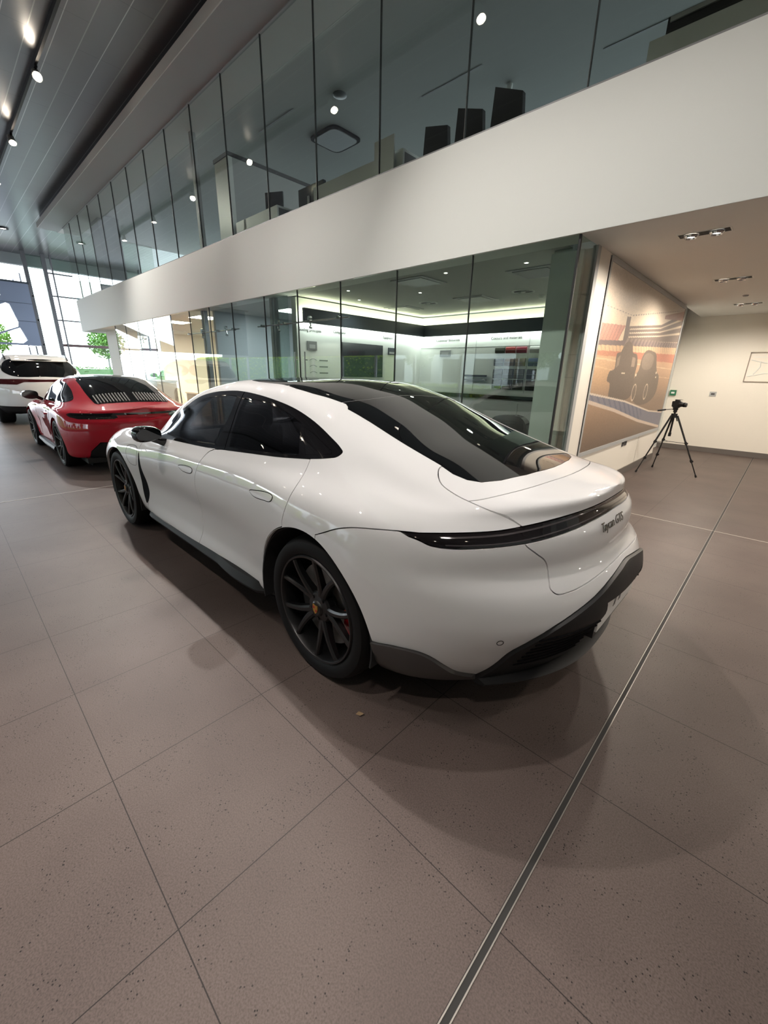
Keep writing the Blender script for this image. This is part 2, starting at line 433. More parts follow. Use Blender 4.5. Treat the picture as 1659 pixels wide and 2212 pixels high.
# ------------------------------------------------------------------ wheels
def make_wheel(car, hub, side, R=.357, W=.29, rim=.272, spokes=5, ymid=None, caliper=M_caliper, crest=True, cal_ang=None, lod=1):
    """side: -1 near side (faces -y), +1 far side. hub: (x, y of the outer face, z)"""
    w = empty('wheel'); w.parent = car
    x0, y0, z0 = hub
    w.location = (x0, y0, z0)
    if side > 0: w.rotation_euler = (0, 0, math.pi)
    n = 72
    mb = MB()   # tyre; outer face at y=0, inward +y
    t = R - rim
    prof = [(rim, .004), (rim + .12 * t, -.004), (rim + .45 * t, -.010), (rim + .75 * t, -.004), (R - .012, .012), (R - .003, .030), (R, .055),
            (R, W - .05), (R - .004, W - .025), (R - .014, W - .01), (rim + .5 * t, W + .008), (rim, W - .01), (rim - .01, W - .02), (rim - .01, .014)]
    mb.lathe(prof, 'y', n=n, closed=True)
    for gy in (.085, .14, .195, .245):
        pass
    tyre = mb.build('tyre', M_tyre, w, smooth=True, ang=40)
    mb = MB()   # rim barrel
    r = rim
    prof = [(r + .001, .002), (r - .004, -.006), (r - .012, -.004), (r - .016, .004), (r - .020, .03), (r - .030, .09), (r - .030, W - .05), (r - .01, W - .015), (r - .002, W - .015), (r - .004, .02)]
    mb.lathe(prof, 'y', n=n, closed=True)
    rimo = mb.build('rim', M_black_sat, w, smooth=True, ang=30)
    # spokes : pairs that start together at the hub and fork to the rim
    def spoke(a, da):
        m = MB()
        ra, rb = .055, r - .014
        N = 8
        vs = []
        for i in range(N + 1):
            t = i / N
            rr = ra + (rb - ra) * t
            ang = a + da * (t ** .9)
            hw = .019 - .0075 * t + .004 * max(0, t - .85) / .15
            dep = .030 - .052 * t + .030 * t * t
            th = .045 - .018 * t
            cx = math.sin(ang) * rr; cz = math.cos(ang) * rr
            # tangent dir across the spoke
            tx = math.cos(ang); tz = -math.sin(ang)
            yo = .028 * (1 - t) ** 1.5 + .002
            vs += [(cx - tx * hw, yo + th, cz - tz * hw), (cx - tx * hw, yo + .008, cz - tz * hw), (cx - tx * hw * .45, yo, cz - tz * hw * .45),
                   (cx + tx * hw * .45, yo, cz + tz * hw * .45), (cx + tx * hw, yo + .008, cz + tz * hw), (cx + tx * hw, yo + th, cz + tz * hw)]
        fs = []
        for i in range(N):
            for k in range(6):
                fs.append((i * 6 + k, i * 6 + (k + 1) % 6, (i + 1) * 6 + (k + 1) % 6, (i + 1) * 6 + k))
        fs.append(tuple(range(6))[::-1]); fs.append(tuple(N * 6 + k for k in range(6)))
        return m.add(vs, fs)
    for k in range(spokes):
        a = 2 * math.pi * k / spokes + .32
        for s in (-1, 1):
            spoke(a + s * .10, s * .21).build('spoke', M_black_sat, w, smooth=True, ang=30, merge=1e-5)
    mb = MB()
    mb.lathe([(.0, .012), (.03, .012), (.036, .016), (.040, .024), (.072, .030), (.082, .04), (.082, .075), (0, .075)], 'y', n=48)
    for k in range(5):
        a = 2 * math.pi * (k + .5) / 5
        mb.cyl((.058 * math.sin(a), .035, .058 * math.cos(a)), (.058 * math.sin(a), .022, .058 * math.cos(a)), .0095, 6)
    hubo = mb.build('hub', M_black_sat, w, smooth=True, ang=30)
    if crest:
        c = MB()
        sh = [(-.017, .022), (0, .019), (.017, .022), (.0185, .002), (.012, -.014), (0, -.025), (-.012, -.014), (-.0185, .002)]
        c.prism(sh, 'y', .0085, .0125)
        cr = c.build('crest', M_gold, hubo)
        c = MB()
        c.bb((-.014, .0075, .004), (-.003, .0086, .015)); c.bb((.003, .0075, -.012), (.012, .0086, .0)); 
        c.build('crest_stripes', M_crestred, hubo)
    mb = MB()
    mb.lathe([(.085, .085), (.205, .085), (.205, .092), (.205, .115), (.085, .115)], 'y', n=64, closed=True)
    if lod:
        pass
    mb.build('brake_disc', M_rotor, w, smooth=True, ang=30)
    mb = MB()
    mb.cyl((0, .07, 0), (0, .20, 0), .085, 32)
    mb.lathe([(0, .12), (.2, .125), (.225, .16), (.23, .24), (0, .24)], 'y', n=40)
    mb.build('hub_carrier', M_inner, w, smooth=True, ang=30)
    if caliper:
        ca = cal_ang if cal_ang is not None else 2.0
        mb = MB()
        N = 10
        pts = []
        for i in range(N + 1):
            a = ca - .42 + .84 * i / N
            for (rr, yy) in ((.150, .062), (.215, .062), (.232, .075), (.232, .13), (.15, .13)):
                pts.append((math.sin(a) * rr, yy, math.cos(a) * rr))
        fs = []
        for i in range(N):
            for k in range(5):
                fs.append((i * 5 + k, i * 5 + (k + 1) % 5, (i + 1) * 5 + (k + 1) % 5, (i + 1) * 5 + k))
        fs.append(tuple(range(5))[::-1]); fs.append(tuple(N * 5 + k for k in range(5)))
        mb.add(pts, fs)
        mb.build('brake_caliper', caliper, w, smooth=True, ang=30, merge=1e-6)
    return w

def mirror_y(o, name=None, parent=None):
    me = o.data.copy()
    me.transform(Matrix.Scale(-1, 4, Vector((0, 1, 0))))
    me.flip_normals()
    me.set_sharp_from_angle(angle=math.radians(32))
    q = bpy.data.objects.new(name or o.name.split('.')[0], me)
    return link(q, parent)

def liner(car, x, z, R, y0, y1, name='wheel_arch_liner'):
    """dark half drum lining one wheel arch"""
    mb = MB(); N = 28
    for s, (a, b) in ((0, (R, R + .012)),):
        vs = []
        for i in range(N + 1):
            t = math.radians(-28) + math.radians(236) * i / N
            for rr, yy in ((R, y0), (R + .012, y0), (R + .012, y1), (R, y1)):
                vs.append((x + rr * math.cos(t), yy, z + rr * math.sin(t)))
        fs = []
        for i in range(N):
            for k in range(4):
                fs.append((i * 4 + k, i * 4 + (k + 1) % 4, (i + 1) * 4 + (k + 1) % 4, (i + 1) * 4 + k))
        fs.append((3, 2, 1, 0)); fs.append(tuple(N * 4 + k for k in range(4)))
        mb.add(vs, fs)
    pl = [(x + (R + .005) * math.cos(math.radians(-28) + math.radians(236) * i / N), z + (R + .005) * math.sin(math.radians(-28) + math.radians(236) * i / N)) for i in range(N + 1)]
    mb.prism(pl, 'y', y1 - .005, y1 + .005)
    return mb.build(name, M_inner, car, smooth=True, ang=40)

def arc_poly(cx, cz, R, n=64, flat=-.6):
    """wheel arch cutter outline: circle that runs straight down"""
    P = [(cx + R * math.cos(a), cz + R * math.sin(a)) for a in np.linspace(-.12, math.pi + .12, n)]
    return P + [(cx - R * .985, flat), (cx + R * .985, flat)]

def seat(car, x, y, w=.50, name='seat'):
    s = MB()
    # cushion and backrest profile in (x,z); front of the car is -x
    s.prism([tuple(p) for p in crom([(x - .28, .50), (x - .30, .44), (x - .25, .38), (x + .22, .36), (x + .26, .44), (x + .15, .47), (x - .1, .50)], 4, True)], 'y', y - w / 2, y + w / 2)
    s.prism([tuple(p) for p in crom([(x + .12, .44), (x + .24, .42), (x + .36, .70), (x + .43, 1.0), (x + .38, 1.04), (x + .30, .98), (x + .22, .70)], 4, True)], 'y', y - w / 2 + .02, y + w / 2 - .02)
    o = s.build(name, M_seat, car, smooth=True, ang=40)
    h = MB(); h.prism([tuple(p) for p in crom([(x + .36, 1.03), (x + .40, 1.02), (x + .455, 1.05), (x + .46, 1.16), (x + .42, 1.19), (x + .38, 1.15)], 4, True)], 'y', y - .13, y + .13)
    h.build('headrest', M_seat, o, smooth=True, ang=40)
    return o

def cabin(car, zf=.30, xs=(-1.85, -.60), yo=.38, steer=-1, dash_x=-2.15):
    f = MB(); f.bb((-2.35, -.82, zf - .03), (.35, .82, zf)); f.bb((-1.9, -.12, zf), (-.9, .12, .55))
    f.build('cabin_floor', M_inner, car)
    for x in xs:
        for s in (-1, 1): seat(car, x, s * yo)
    d = MB(); d.prism([tuple(p) for p in crom([(dash_x - .25, .70), (dash_x, .62), (dash_x + .30, .66), (dash_x + .33, .84), (dash_x + .20, .90), (dash_x - .2, .90)], 4, True)], 'y', -.72, .72)
    d.build('dashboard', M_inner, car, smooth=True, ang=40)
    wv = MB()
    c = Vector((dash_x + .42, steer * -.38 * -1, .80)); ax = Vector((math.cos(.45), 0, math.sin(.45)))
    u = Vector((0, 1, 0)); v = ax.cross(u)
    wv.tube([c + (u * math.cos(a) + v * math.sin(a)) * .18 for a in np.linspace(0, 2 * math.pi, 28, endpoint=False)], .014, 8, closed=True)
    wv.cyl(c - ax * .02, c + ax * .02, .05, 16); wv.box(c, (.02, .34, .03)); wv.cyl(c, c - ax * .25, .03, 12)
    wv.build('steering_wheel', M_inner, car, smooth=True, ang=40)

def symm(P):
    """P given for y<=0, from one end to y=0 ; returns the closed outline mirrored"""
    P = [tuple(p) for p in P]
    return P + [(-p[0], p[1]) for p in P[::-1] if abs(p[0]) > 1e-6]

def ribbon_on(outer_bv, pts2, axis, width, depth, side=-1):
    pass

def text_mesh(body, size, mat, parent, name, M, ext=.003, shear=0.0, font_space=1.0):
    cu = bpy.data.curves.new(name, 'FONT'); cu.body = body; cu.size = size; cu.extrude = ext; cu.shear = shear
    cu.space_character = font_space
    cu.align_x = 'CENTER'; cu.align_y = 'CENTER'
    o = bpy.data.objects.new('t', cu); COL.objects.link(o)
    dg = bpy.context.evaluated_depsgraph_get()
    me = bpy.data.meshes.new_from_object(o.evaluated_get(dg))
    bpy.data.objects.remove(o)
    while len(me.materials): me.materials.pop(index=0)
    me.transform(M); me.materials.append(mat)
    q = bpy.data.objects.new(name, me)
    return link(q, parent)

# ------------------------------------------------------------------ the white saloon
def build_taycan(loc, rz=0):
    car = empty('sports_saloon_car', loc, rz, 'large glossy white four-door sports saloon parked nearest, seen from its rear corner', 'car')
    outer = loft_body(TAYCAN)
    inner = loft_body(TAYCAN, inset=.018)
    bm = bmesh.new(); bm.from_mesh(outer.data); bv = BVHTree.FromBMesh(bm); bm.free()
    FR = -2.90; RR = -.035
    archR = solid_prism(arc_poly(RR, .330, .428), 'y', -1.3, 1.3)
    archF = solid_prism(arc_poly(FR + .10, .330, .420), 'y', -1.3, 1.3)
    # keep the middle of the car uncut by the arches
    def wells(m):
        o = m
        for cx, cz, R in ((RR, .330, .428), (-2.875, .330, .418)):
            for a, b in ((-1.3, -.62), (.62, 1.3)):
                o = boolean(o, solid_prism(arc_poly(cx, cz, R), 'y', a, b))
        return o
    shell = wells(boolean(outer, inner))
    # ---- underbody: everything below the sill line
    low = [(-3.9, -.1), (1.3, -.1), (1.3, .20), (.45, .235), (-.5, .262), (-2.4, .262), (-3.3, .24), (-3.9, .24)]
    pl = solid_prism(low, 'y', -1.3, 1.3)
    boolean(shell, pl, 'INTERSECT', 'underbody', M_black, car)
    shell = boolean(shell, solid_prism(offset_poly(low, .0015), 'y', -1.3, 1.3))
    # ---- side windows
    DLO = [(-2.06, .930), (-2.03, 1.0), (-1.93, 1.09), (-1.8, 1.158), (-1.625, 1.239), (-1.433, 1.279), (-1.2, 1.300), (-1.075, 1.303), (-.845, 1.292), (-.642, 1.270), (-.468, 1.238),
           (-.293, 1.189), (-.142, 1.132), (-.056, 1.096), (-.028, 1.078), (-.036, 1.062), (-.075, 1.052), (-.15, 1.040), (-.26, 1.028), (-.418, 1.013), (-.68, .995), (-.998, .972), (-1.394, .949), (-1.798, .934)]
    DLO = [tuple(p) for p in crom(DLO, 4, True)]
    sm = lambda P, k=4, c=False: [tuple(p) for p in crom(P, k, c)]
    G1 = [(-1.985, .962), (-1.955, 1.03), (-1.80, 1.128), (-1.625, 1.207), (-1.433, 1.249), (-1.2, 1.272), (-1.085, 1.276), (-1.075, 1.19), (-1.085, 1.10), (-1.115, .985), (-1.394, .969), (-1.7, .957)]
    G2 = [(-.985, 1.268), (-.845, 1.264), (-.66, 1.245), (-.49, 1.213), (-.375, 1.178), (-.318, 1.11), (-.268, 1.040), (-.42, 1.030), (-.68, 1.013), (-.925, .998), (-.96, 1.08), (-.985, 1.18)]
    G3 = [(-.335, 1.163), (-.25, 1.139), (-.15, 1.102), (-.085, 1.080), (-.078, 1.070), (-.14, 1.060), (-.225, 1.050), (-.275, 1.105)]
    ys = (-1.3, -.50)
    def side(poly, d=0, yy=ys):
        return solid_prism(offset_poly(poly, d) if d else poly, 'y', *yy)
    # glazing that looks up: wind screen, roof, rear screen
    ROOF = symm([(-1.22, 0)] and [(0, -1.27), (-.30, -1.262), (-.46, -1.235), (-.515, -1.18), (-.54, -1.05), (-.552, -.85), (-.556, -.622), (-.535, -.50), (-.505, -.40), (-.485, -.318), (-.30, -.300), (0, -.295)])
    ROOF = [(p[1], p[0]) for p in ROOF]
    REAR = [(0, -.2925), (-.30, -.2975), (-.482, -.3155), (-.477, -.29), (-.490, -.262), (-.508, -.242), (-.502, -.17), (-.499, -.085), (-.502, .136), (-.508, .362), (-.520, .44), (-.510, .505), (-.478, .553), (-.395, .597), (-.245, .637), (-.1, .655), (0, .659)]
    REAR = [(p[1], p[0]) for p in symm(REAR)]
    WIND = [(0, -1.285), (-.30, -1.277), (-.43, -1.255), (-.45, -1.45), (-.48, -1.80), (-.53, -2.2), (-.52, -2.30), (-.48, -2.36), (-.3, -2.45), (0, -2.48)]
    WIND = [(p[1], p[0]) for p in symm(WIND)]
    def top(poly, d=0, z=(.9, 1.7)):
        return solid_prism(offset_poly(poly, d) if d else poly, 'z', *z)
    # ---- near side door outlines (x,z)
    arcx = lambda a: (RR + .432 * math.cos(a), .330 + .432 * math.sin(a))
    D2 = sm([(-1.090, .962), (-1.16, .935), (-1.215, .880), (-1.258, .80), (-1.272, .74), (-1.262, .66), (-1.278, .57), (-1.296, .48), (-1.300, .40), (-1.325, .31), (-1.35, .268)])
    D1 = sm([(-.178, 1.036), (-.168, .985), (-.163, .924), (-.176, .86), (-.192, .80), (-.200, .757)])
    rear_arch = [arcx(a) for a in np.linspace(math.radians(112), math.radians(183), 14)]
    RDOOR = D2[::-1] + [(-1.0, .9725), (-.68, .9955), (-.418, 1.0135)] + D1 + rear_arch + [(-.475, .268)]
    RDOOR = [(x, max(z, .268)) for x, z in RDOOR]
    FDF = [(-2.065, .932), (-2.22, .915), (-2.31, .86), (-2.345, .80), (-2.33, .74), (-2.30, .66), (-2.285, .5), (-2.31, .38), (-2.36, .268)]
    FDOOR = FDF[::-1] + [(-1.798, .935), (-1.394, .9495)] + D2
    bump_line = sm([(.062, .765), (.116, .79), (.179, .820), (.261, .845), (.381, .862), (.475, .869), (.6, .872), (.9, .9), (1.3, .9)])
    BUMP = [(1.3, .15), (.25, .15), (.06, .60)] + bump_line
    SKIRT = sm([(.36, .382), (.398, .382), (.486, .399), (.583, .400), (.622, .382), (.656, .337), (.681, .290), (.721, .252)]) + [(.74, .10), (.36, .10)]
    # rear view outlines (y,z)
    LB = sm([(-.862, .856), (-.848, .848), (-.832, .834), (-.78, .829), (-.717, .834), (-.586, .847), (-.413, .868), (-.212, .888), (0, .896)], 3)
    LT = sm([(-.868, .866), (-.80, .874), (-.738, .879), (-.64, .887), (-.551, .899), (-.427, .914), (-.275, .929), (-.101, .941), (0, .943)], 3)
    LIGHT = LT + [(-a, b) for a, b in LT[-2::-1]] + [(-a, b) for a, b in LB] + LB[-2::-1]
    HLOW = [(-.556, .93), (-.566, .88), (-.588, .847), (-.555, .808), (-.520, .776), (-.502, .737), (-.518, .700), (-.532, .676), (-.518, .658), (-.45, .657), (-.32, .671), (-.15, .684), (0, .688)]
    HLOW = symm(sm(HLOW))
    HTOP = [(-.30, .30), (-.503, .372), (-.534, .376), (-.587, .413), (-.619, .456), (-.630, .522), (-.629, .588), (-.616, .684), (-.575, .757), (-.556, .80), (-.556, 1.3)]
    HTOP = [(p[1], p[0]) for p in [HTOP[0]] + sm(HTOP[1:-1]) + [HTOP[-1]]]; HTOP = HTOP + [(a, -b) for a, b in HTOP[::-1]]
    SPOIL = [(-.67, .55), (-.60, .615), (-.511, .66), (-.339, .712), (-.132, .744), (0, .75)]
    SPOIL = [(p[1], p[0]) for p in sm(SPOIL)]; SPOIL = SPOIL + [(a, -b) for a, b in SPOIL[-2::-1]] + [(1.3, .67), (1.3, -.67)]
    DIFF = [(-.80, -.1), (-.667, .18), (-.655, .33), (-.643, .436), (-.574, .525), (-.494, .565), (-.345, .611), (-.196, .647), (-.031, .668), (0, .669)]
    DIFF = symm([DIFF[0]] + sm(DIFF[1:]))
    xr = (.30, 1.4)
    rearp = lambda poly, d=0, x=xr: solid_prism(offset_poly(poly, d) if d else poly, 'x', *x)
    g = .0024
    # diffuser, standing a little proud of the paint
    fat = loft_body(TAYCAN, inset=-.014)
    fatshell = wells(boolean(fat, inner))
    diff = boolean(boolean(fatshell, rearp(DIFF, -g, (.50, 1.4)), 'INTERSECT'), solid_prism([(-3.9, .0), (1.4, .0), (1.4, .235), (.3, .235)], 'y', -1.3, 1.3))
    rc = solid_prism([(-.285, .385), (.285, .385), (.275, .572), (-.275, .572)], 'x', 1.016, 1.4)
    diff = boolean(diff, rc)
    diff = boolean(diff, rearp(HLOW, .004, (.7, 1.4)), name='rear_diffuser', mat=M_black, parent=car)
    shell = boolean(shell, rearp(DIFF, g, (.50, 1.4)))
    # side skirts behind the rear wheels
    for s in (-1, 1):
        yy = (-1.3, -.30) if s < 0 else (.30, 1.3)
        sk = boolean(boolean(fatshell, solid_prism(SKIRT, 'y', *yy), 'INTERSECT'), rearp(DIFF, g, (.50, 1.4)))
        boolean(sk, solid_prism([(-3.9, .0), (1.4, .0), (1.4, .225), (.3, .225)], 'y', -1.3, 1.3), name='rear_skirt', mat=M_carbon, parent=car)
        shell = boolean(shell, solid_prism(offset_poly(SKIRT, g), 'y', *yy))
    # tail light
    boolean(shell, rearp(LIGHT, -g), 'INTERSECT', 'tail_light', M_light, car)
    for dz, hh, mt_ in ((.012, .0022, M_lightbar), (-.012, .0016, M_lightbar)):
        mid = [(a, (b + LB[min(i, len(LB) - 1)][1]) / 2 + dz) for i, (a, b) in enumerate([(p[0], p[1]) for p in LT])]
        mid = [(y, float(np.interp(y, [p[0] for p in LT], [p[1] for p in LT]) * .5 + np.interp(y, [p[0] for p in LB], [p[1] for p in LB]) * .5) + dz) for y in np.linspace(-.80, 0, 25)]
        mid = mid + [(-a, b) for a, b in mid[-2::-1]]
        band = [(a, b + hh) for a, b in mid] + [(a, b - hh) for a, b in mid[::-1]]
        boolean(boolean(loft_body(TAYCAN, inset=-.0012), loft_body(TAYCAN, inset=.006)), rearp(band), 'INTERSECT', 'light_bar', mt_, car)
    shell = boolean(shell, rearp(LIGHT, g))
    # tailgate (deck, spoiler and the panel between the lights)
    hz = boolean(rearp(HLOW, -g, (.60, 1.4)), top(HTOP, -g, (.893, 1.4)), 'UNION')
    hzx = boolean(rearp(HLOW, g, (.60, 1.4)), top(HTOP, g, (.890, 1.4)), 'UNION')
    gate = boolean(shell, hz, 'INTERSECT')
    gate = boolean(gate, top(REAR, .002))
    gate_o = boolean(gate, top(SPOIL, g, (.90, 1.4)), name='tailgate', mat=M_white, parent=car)
    boolean(gate, top(SPOIL, -g, (.90, 1.4)), 'INTERSECT', 'rear_spoiler', M_white, gate_o)
    shell = boolean(shell, hzx)
    # rear bumper
    bmp = solid_prism(BUMP, 'y', -1.3, 1.3)
    boolean(shell, solid_prism(offset_poly(BUMP, -g), 'y', -1.3, 1.3), 'INTERSECT', 'rear_bumper', M_white, car)
    shell = boolean(shell, solid_prism(offset_poly(BUMP, g), 'y', -1.3, 1.3))
    # glass areas
    trim_rings = []
    fullshell = wells(boolean(outer, inner))
    for nm, poly, mt in (('roof_glass', ROOF, M_roofgl), ('rear_window', REAR, M_roofgl), ('windscreen', WIND, M_cargl)):
        boolean(boolean(outer, loft_body(TAYCAN, inset=.006)) if 0 else fullshell, top(poly, -.001), 'INTERSECT', nm, mt, car)
        shell = boolean(shell, top(poly, .001))
    thin_in = loft_body(TAYCAN, inset=.007)
    thin = boolean(outer, thin_in)
    near = []
    ring = boolean(boolean(boolean(boolean(fullshell, side(DLO), 'INTERSECT'), side(G1)), side(G2)), side(G3))
    # a thin dark gap down the rear edge of the front door glass
    gap = [(-1.030, 1.32), (-1.022, 1.32), (-1.010, 1.18), (-.985, 1.06), (-.962, .95), (-.970, .95), (-.993, 1.06), (-1.018, 1.18)]
    ring = boolean(ring, solid_prism(gap, 'y', -1.3, -.5), name='window_frame', mat=M_gloss_black, parent=car)
    mirror_y(ring, 'window_frame', car)
    shell = boolean(shell, [side(DLO, .001)]); shell = boolean(shell, [side(DLO, .001, (.50, 1.3))])
    doors = []
    for nm, poly in (('front_door', FDOOR), ('rear_door', RDOOR)):
        d = boolean(shell, side(poly, -g), 'INTERSECT', nm, M_white, car)
        d2 = mirror_y(d, nm, car)
        doors.append((d, d2))
        shell = boolean(shell, side(poly, g)); shell = boolean(shell, side(poly, g, (.50, 1.3)))
    for nm, poly, mt, dr in (('side_window', G1, M_cargl, 0), ('side_window', G2, M_cargl_dark, 1), ('quarter_window', G3, M_gloss_black, None)):
        w = boolean(thin, side(poly, .002), 'INTERSECT', nm, mt, car if dr is None else doors[dr][0])
        mirror_y(w, nm, car if dr is None else doors[dr][1])
    # bonnet
    BON = symm([(-.60, -2.50), (-.66, -2.6), (-.70, -3.0), (-.64, -3.35), (-.45, -3.58), (0, -3.66)])
    BON = [(p[1], p[0]) for p in BON]
    BON = [(-2.52, 0)] and BON
    boolean(shell, top(BON, -g, (.5, 1.2)), 'INTERSECT', 'bonnet', M_white, car)
    shell = boolean(shell, top(BON, g, (.5, 1.2)))
    # vents behind the front wheels, charge flaps
    VENT = sm([(-2.335, .775), (-2.300, .70), (-2.290, .60), (-2.275, .50), (-2.272, .44), (-2.30, .385), (-2.358, .335), (-2.368, .42), (-2.362, .55), (-2.335, .69)], 3, True)
    for yy in ((-1.3, -.80), (.80, 1.3)):
        boolean(shell, solid_prism(VENT, 'y', *yy), 'INTERSECT')
    boolean(shell, wells(inner) if 0 else solid_prism([(-9, -9), (9, -9), (9, 9), (-9, 9)], 'y', -1.5, 1.5), 'INTERSECT', 'body_shell', M_white, car)
    # vent slot: dark wedge that stands in the gap between wing and door
    v = boolean(boolean(loft_body(TAYCAN, inset=-.002), loft_body(TAYCAN, inset=.01)), solid_prism(VENT, 'y', -1.3, -.80), 'INTERSECT', 'wing_vent', M_grille, car)
    mirror_y(v, 'wing_vent', car)
    # interior skin so the paint is not seen from inside
    skin = boolean(loft_body(TAYCAN, inset=.020), loft_body(TAYCAN, inset=.030))
    skin = wells(skin)
    for pr in (side(DLO), side(DLO, 0, (.5, 1.3)), top(WIND), top(REAR), top(ROOF, -.02)):
        skin = boolean(skin, pr)
    boolean(skin, solid_prism([(-3.2, .24), (1.02, .24), (1.02, 1.6), (-3.2, 1.6)], 'y', -1.5, 1.5), 'INTERSECT', 'interior_lining', M_inner, car)
    cabin(car)
    # lines drawn by shut gaps (raised hairlines are thinner than a millimetre)
    def on_side(pts, r=.0016, name='panel_gap', mat=M_grille, n=4, closed=False):
        out = []
        for x, z in pts:
            h = bv.ray_cast(Vector((x, -2, z)), Vector((0, 1, 0)))[0]
            if h: out.append(h)
        mb = MB(); mb.tube(out, r, 6, closed=closed)
        o = mb.build(name, mat, car, smooth=True)
        return o
    port = crom([(-2.384, .805), (-2.435, .817), (-2.538, .811), (-2.593, .79), (-2.605, .761), (-2.585, .71), (-2.53, .668), (-2.485, .656), (-2.434, .655), (-2.385, .664), (-2.372, .70), (-2.372, .77)], 4, True)
    mirror_y(on_side(port, .0013, 'charge_flap_gap', closed=True), 'charge_flap_gap', car)
    for H, dd in (([(-1.545, .793), (-1.50, .805), (-1.361, .815), (-1.318, .808), (-1.312, .795), (-1.329, .779), (-1.40, .770), (-1.484, .773)], 0),
                  ([(-.558, .825), (-.50, .838), (-.348, .853), (-.320, .845), (-.318, .832), (-.335, .817), (-.391, .810), (-.509, .806)], 1)):
        hp = crom(H, 5, True)
        h = boolean(boolean(loft_body(TAYCAN, inset=-.003), loft_body(TAYCAN, inset=.004)), solid_prism(offset_poly(hp, -.003), 'y', -1.3, -.6), 'INTERSECT', 'door_handle', M_white, doors[dd][0])
        mirror_y(h, 'door_handle', doors[dd][1])
        q = on_side(hp, .0022, 'handle_gap', closed=True); q.parent = doors[dd][0]
        mirror_y(q, 'handle_gap', doors[dd][1])
    # parking sensors
    def on_rear(y, z, dirn=Vector((-1, 0, 0))):
        return bv.ray_cast(Vector((2, y, z)), dirn)
    for y, z in ((-.710, .485), (.710, .485)):
        h, nrm, _, _ = on_rear(y, z)
        u = nrm.orthogonal().normalized(); w = nrm.cross(u)
        mb = MB(); mb.tube([h + (u * math.cos(a) + w * math.sin(a)) * .0125 for a in np.linspace(0, 2 * math.pi, 24, endpoint=False)], .0014, 6, closed=True)
        mb.build('parking_sensor', M_grille, car, smooth=True)
    # badge
    h, nrm, _, _ = on_rear(-.115, .855)
    zc = Vector((nrm.x, nrm.y, nrm.z)).normalized(); xc = Vector((0, 1, 0)); xc = (xc - zc * xc.dot(zc)).normalized(); yc = zc.cross(xc)
    Mx = Matrix((xc, yc, zc)).transposed().to_4x4(); Mx.translation = h + zc * .001
    text_mesh('Taycan GTS', .052, M_gloss_black, car, 'badge_lettering', Mx, .0009, .35, .92)
    # number plate with its recess frame, in the diffuser
    pz = .49
    p = MB(); p.bb((1.030, -.262, .415), (1.040, .262, .530))
    plate = p.build('number_plate', M_plate, car)
    tm = Matrix(((0, 0, 1, 1.0406), (1, 0, 0, 0), (0, 1, 0, .475), (0, 0, 0, 1)))
    text_mesh('1A  GTS' if 0 else '//  //', .07, M_black, plate, 'plate_marks', tm, .0006)
    p = MB(); p.bb((.96, -.27, .385), (1.031, .27, .570)); p.build('plate_mount', M_black, car)
    # grille slats under the band on both sides of the plate
    for s in (-1, 1):
        mb = MB()
        for k in range(7):
            z = .335 + k * .026
            pts = []
            for y in np.linspace(.29, .60, 10):
                h = bv.ray_cast(Vector((2, s * y, z)), Vector((-1, 0, 0)))[0]
                if h: pts.append(h + Vector((.016, 0, 0)))
            if len(pts) > 2: mb.tube(pts, .0055, 5)
        mb.build('lower_grille', M_grille, car, smooth=True)
    # lower splitter blade
    ys_ = np.linspace(-.66, .66, 25)
    mb = MB(); vs = []
    for y in ys_:
        t = 1 - abs(y / .70) ** 2.6
        xx = .715 + .275 * t
        zz = .205 + .012 * t
        vs += [(xx, y, zz), (xx + .012, y, zz + .014), (xx - .03, y, zz + .032), (xx - .25, y, zz + .02), (xx - .25, y, zz - .01)]
    fs = []
    for i in range(len(ys_) - 1):
        for k in range(5):
            fs.append((i * 5 + k, (i + 1) * 5 + k, (i + 1) * 5 + (k + 1) % 5, i * 5 + (k + 1) % 5))
    fs.append((4, 3, 2, 1, 0)); n0 = (len(ys_) - 1) * 5; fs.append((n0, n0 + 1, n0 + 2, n0 + 3, n0 + 4))
    mb.add(vs, fs); mb.build('rear_splitter', M_black, car, smooth=True, ang=30, merge=1e-6)
    # sill blades
    sx = np.linspace(-2.44, -.44, 41); vs = []; fs = []
    for x in sx:
        t = (x + 2.44) / 2.0
        out_ = .935 + .012 * t + (.022 * math.sin(min(max((t - .70) / .28, 0), 1) * math.pi) if t > .7 else 0)
        if t < .06: out_ -= .05 * (1 - t / .06)
        if t > .95: out_ -= .05 * (t - .95) / .05
        h = .028 + .016 * t
        zt = .262 + .028 * t
        vs += [(x, -out_ + .075, zt + .02), (x, -out_ + .02, zt + .006), (x, -out_, zt - h), (x, -out_ + .01, zt - h - .02), (x, -.80, zt - h - .045), (x, -.80, zt + .0)]
    for i in range(len(sx) - 1):
        for k in range(6):
            fs.append((i * 6 + k, i * 6 + (k + 1) % 6, (i + 1) * 6 + (k + 1) % 6, (i + 1) * 6 + k))
    fs.append(tuple(range(6))[::-1]); fs.append(tuple(40 * 6 + k for k in range(6)))
    mb = MB(); mb.add(vs, fs); sb = mb.build('sill_blade', M_sill, car, smooth=True, ang=30, merge=1e-6)
    mirror_y(sb, 'sill_blade', car)
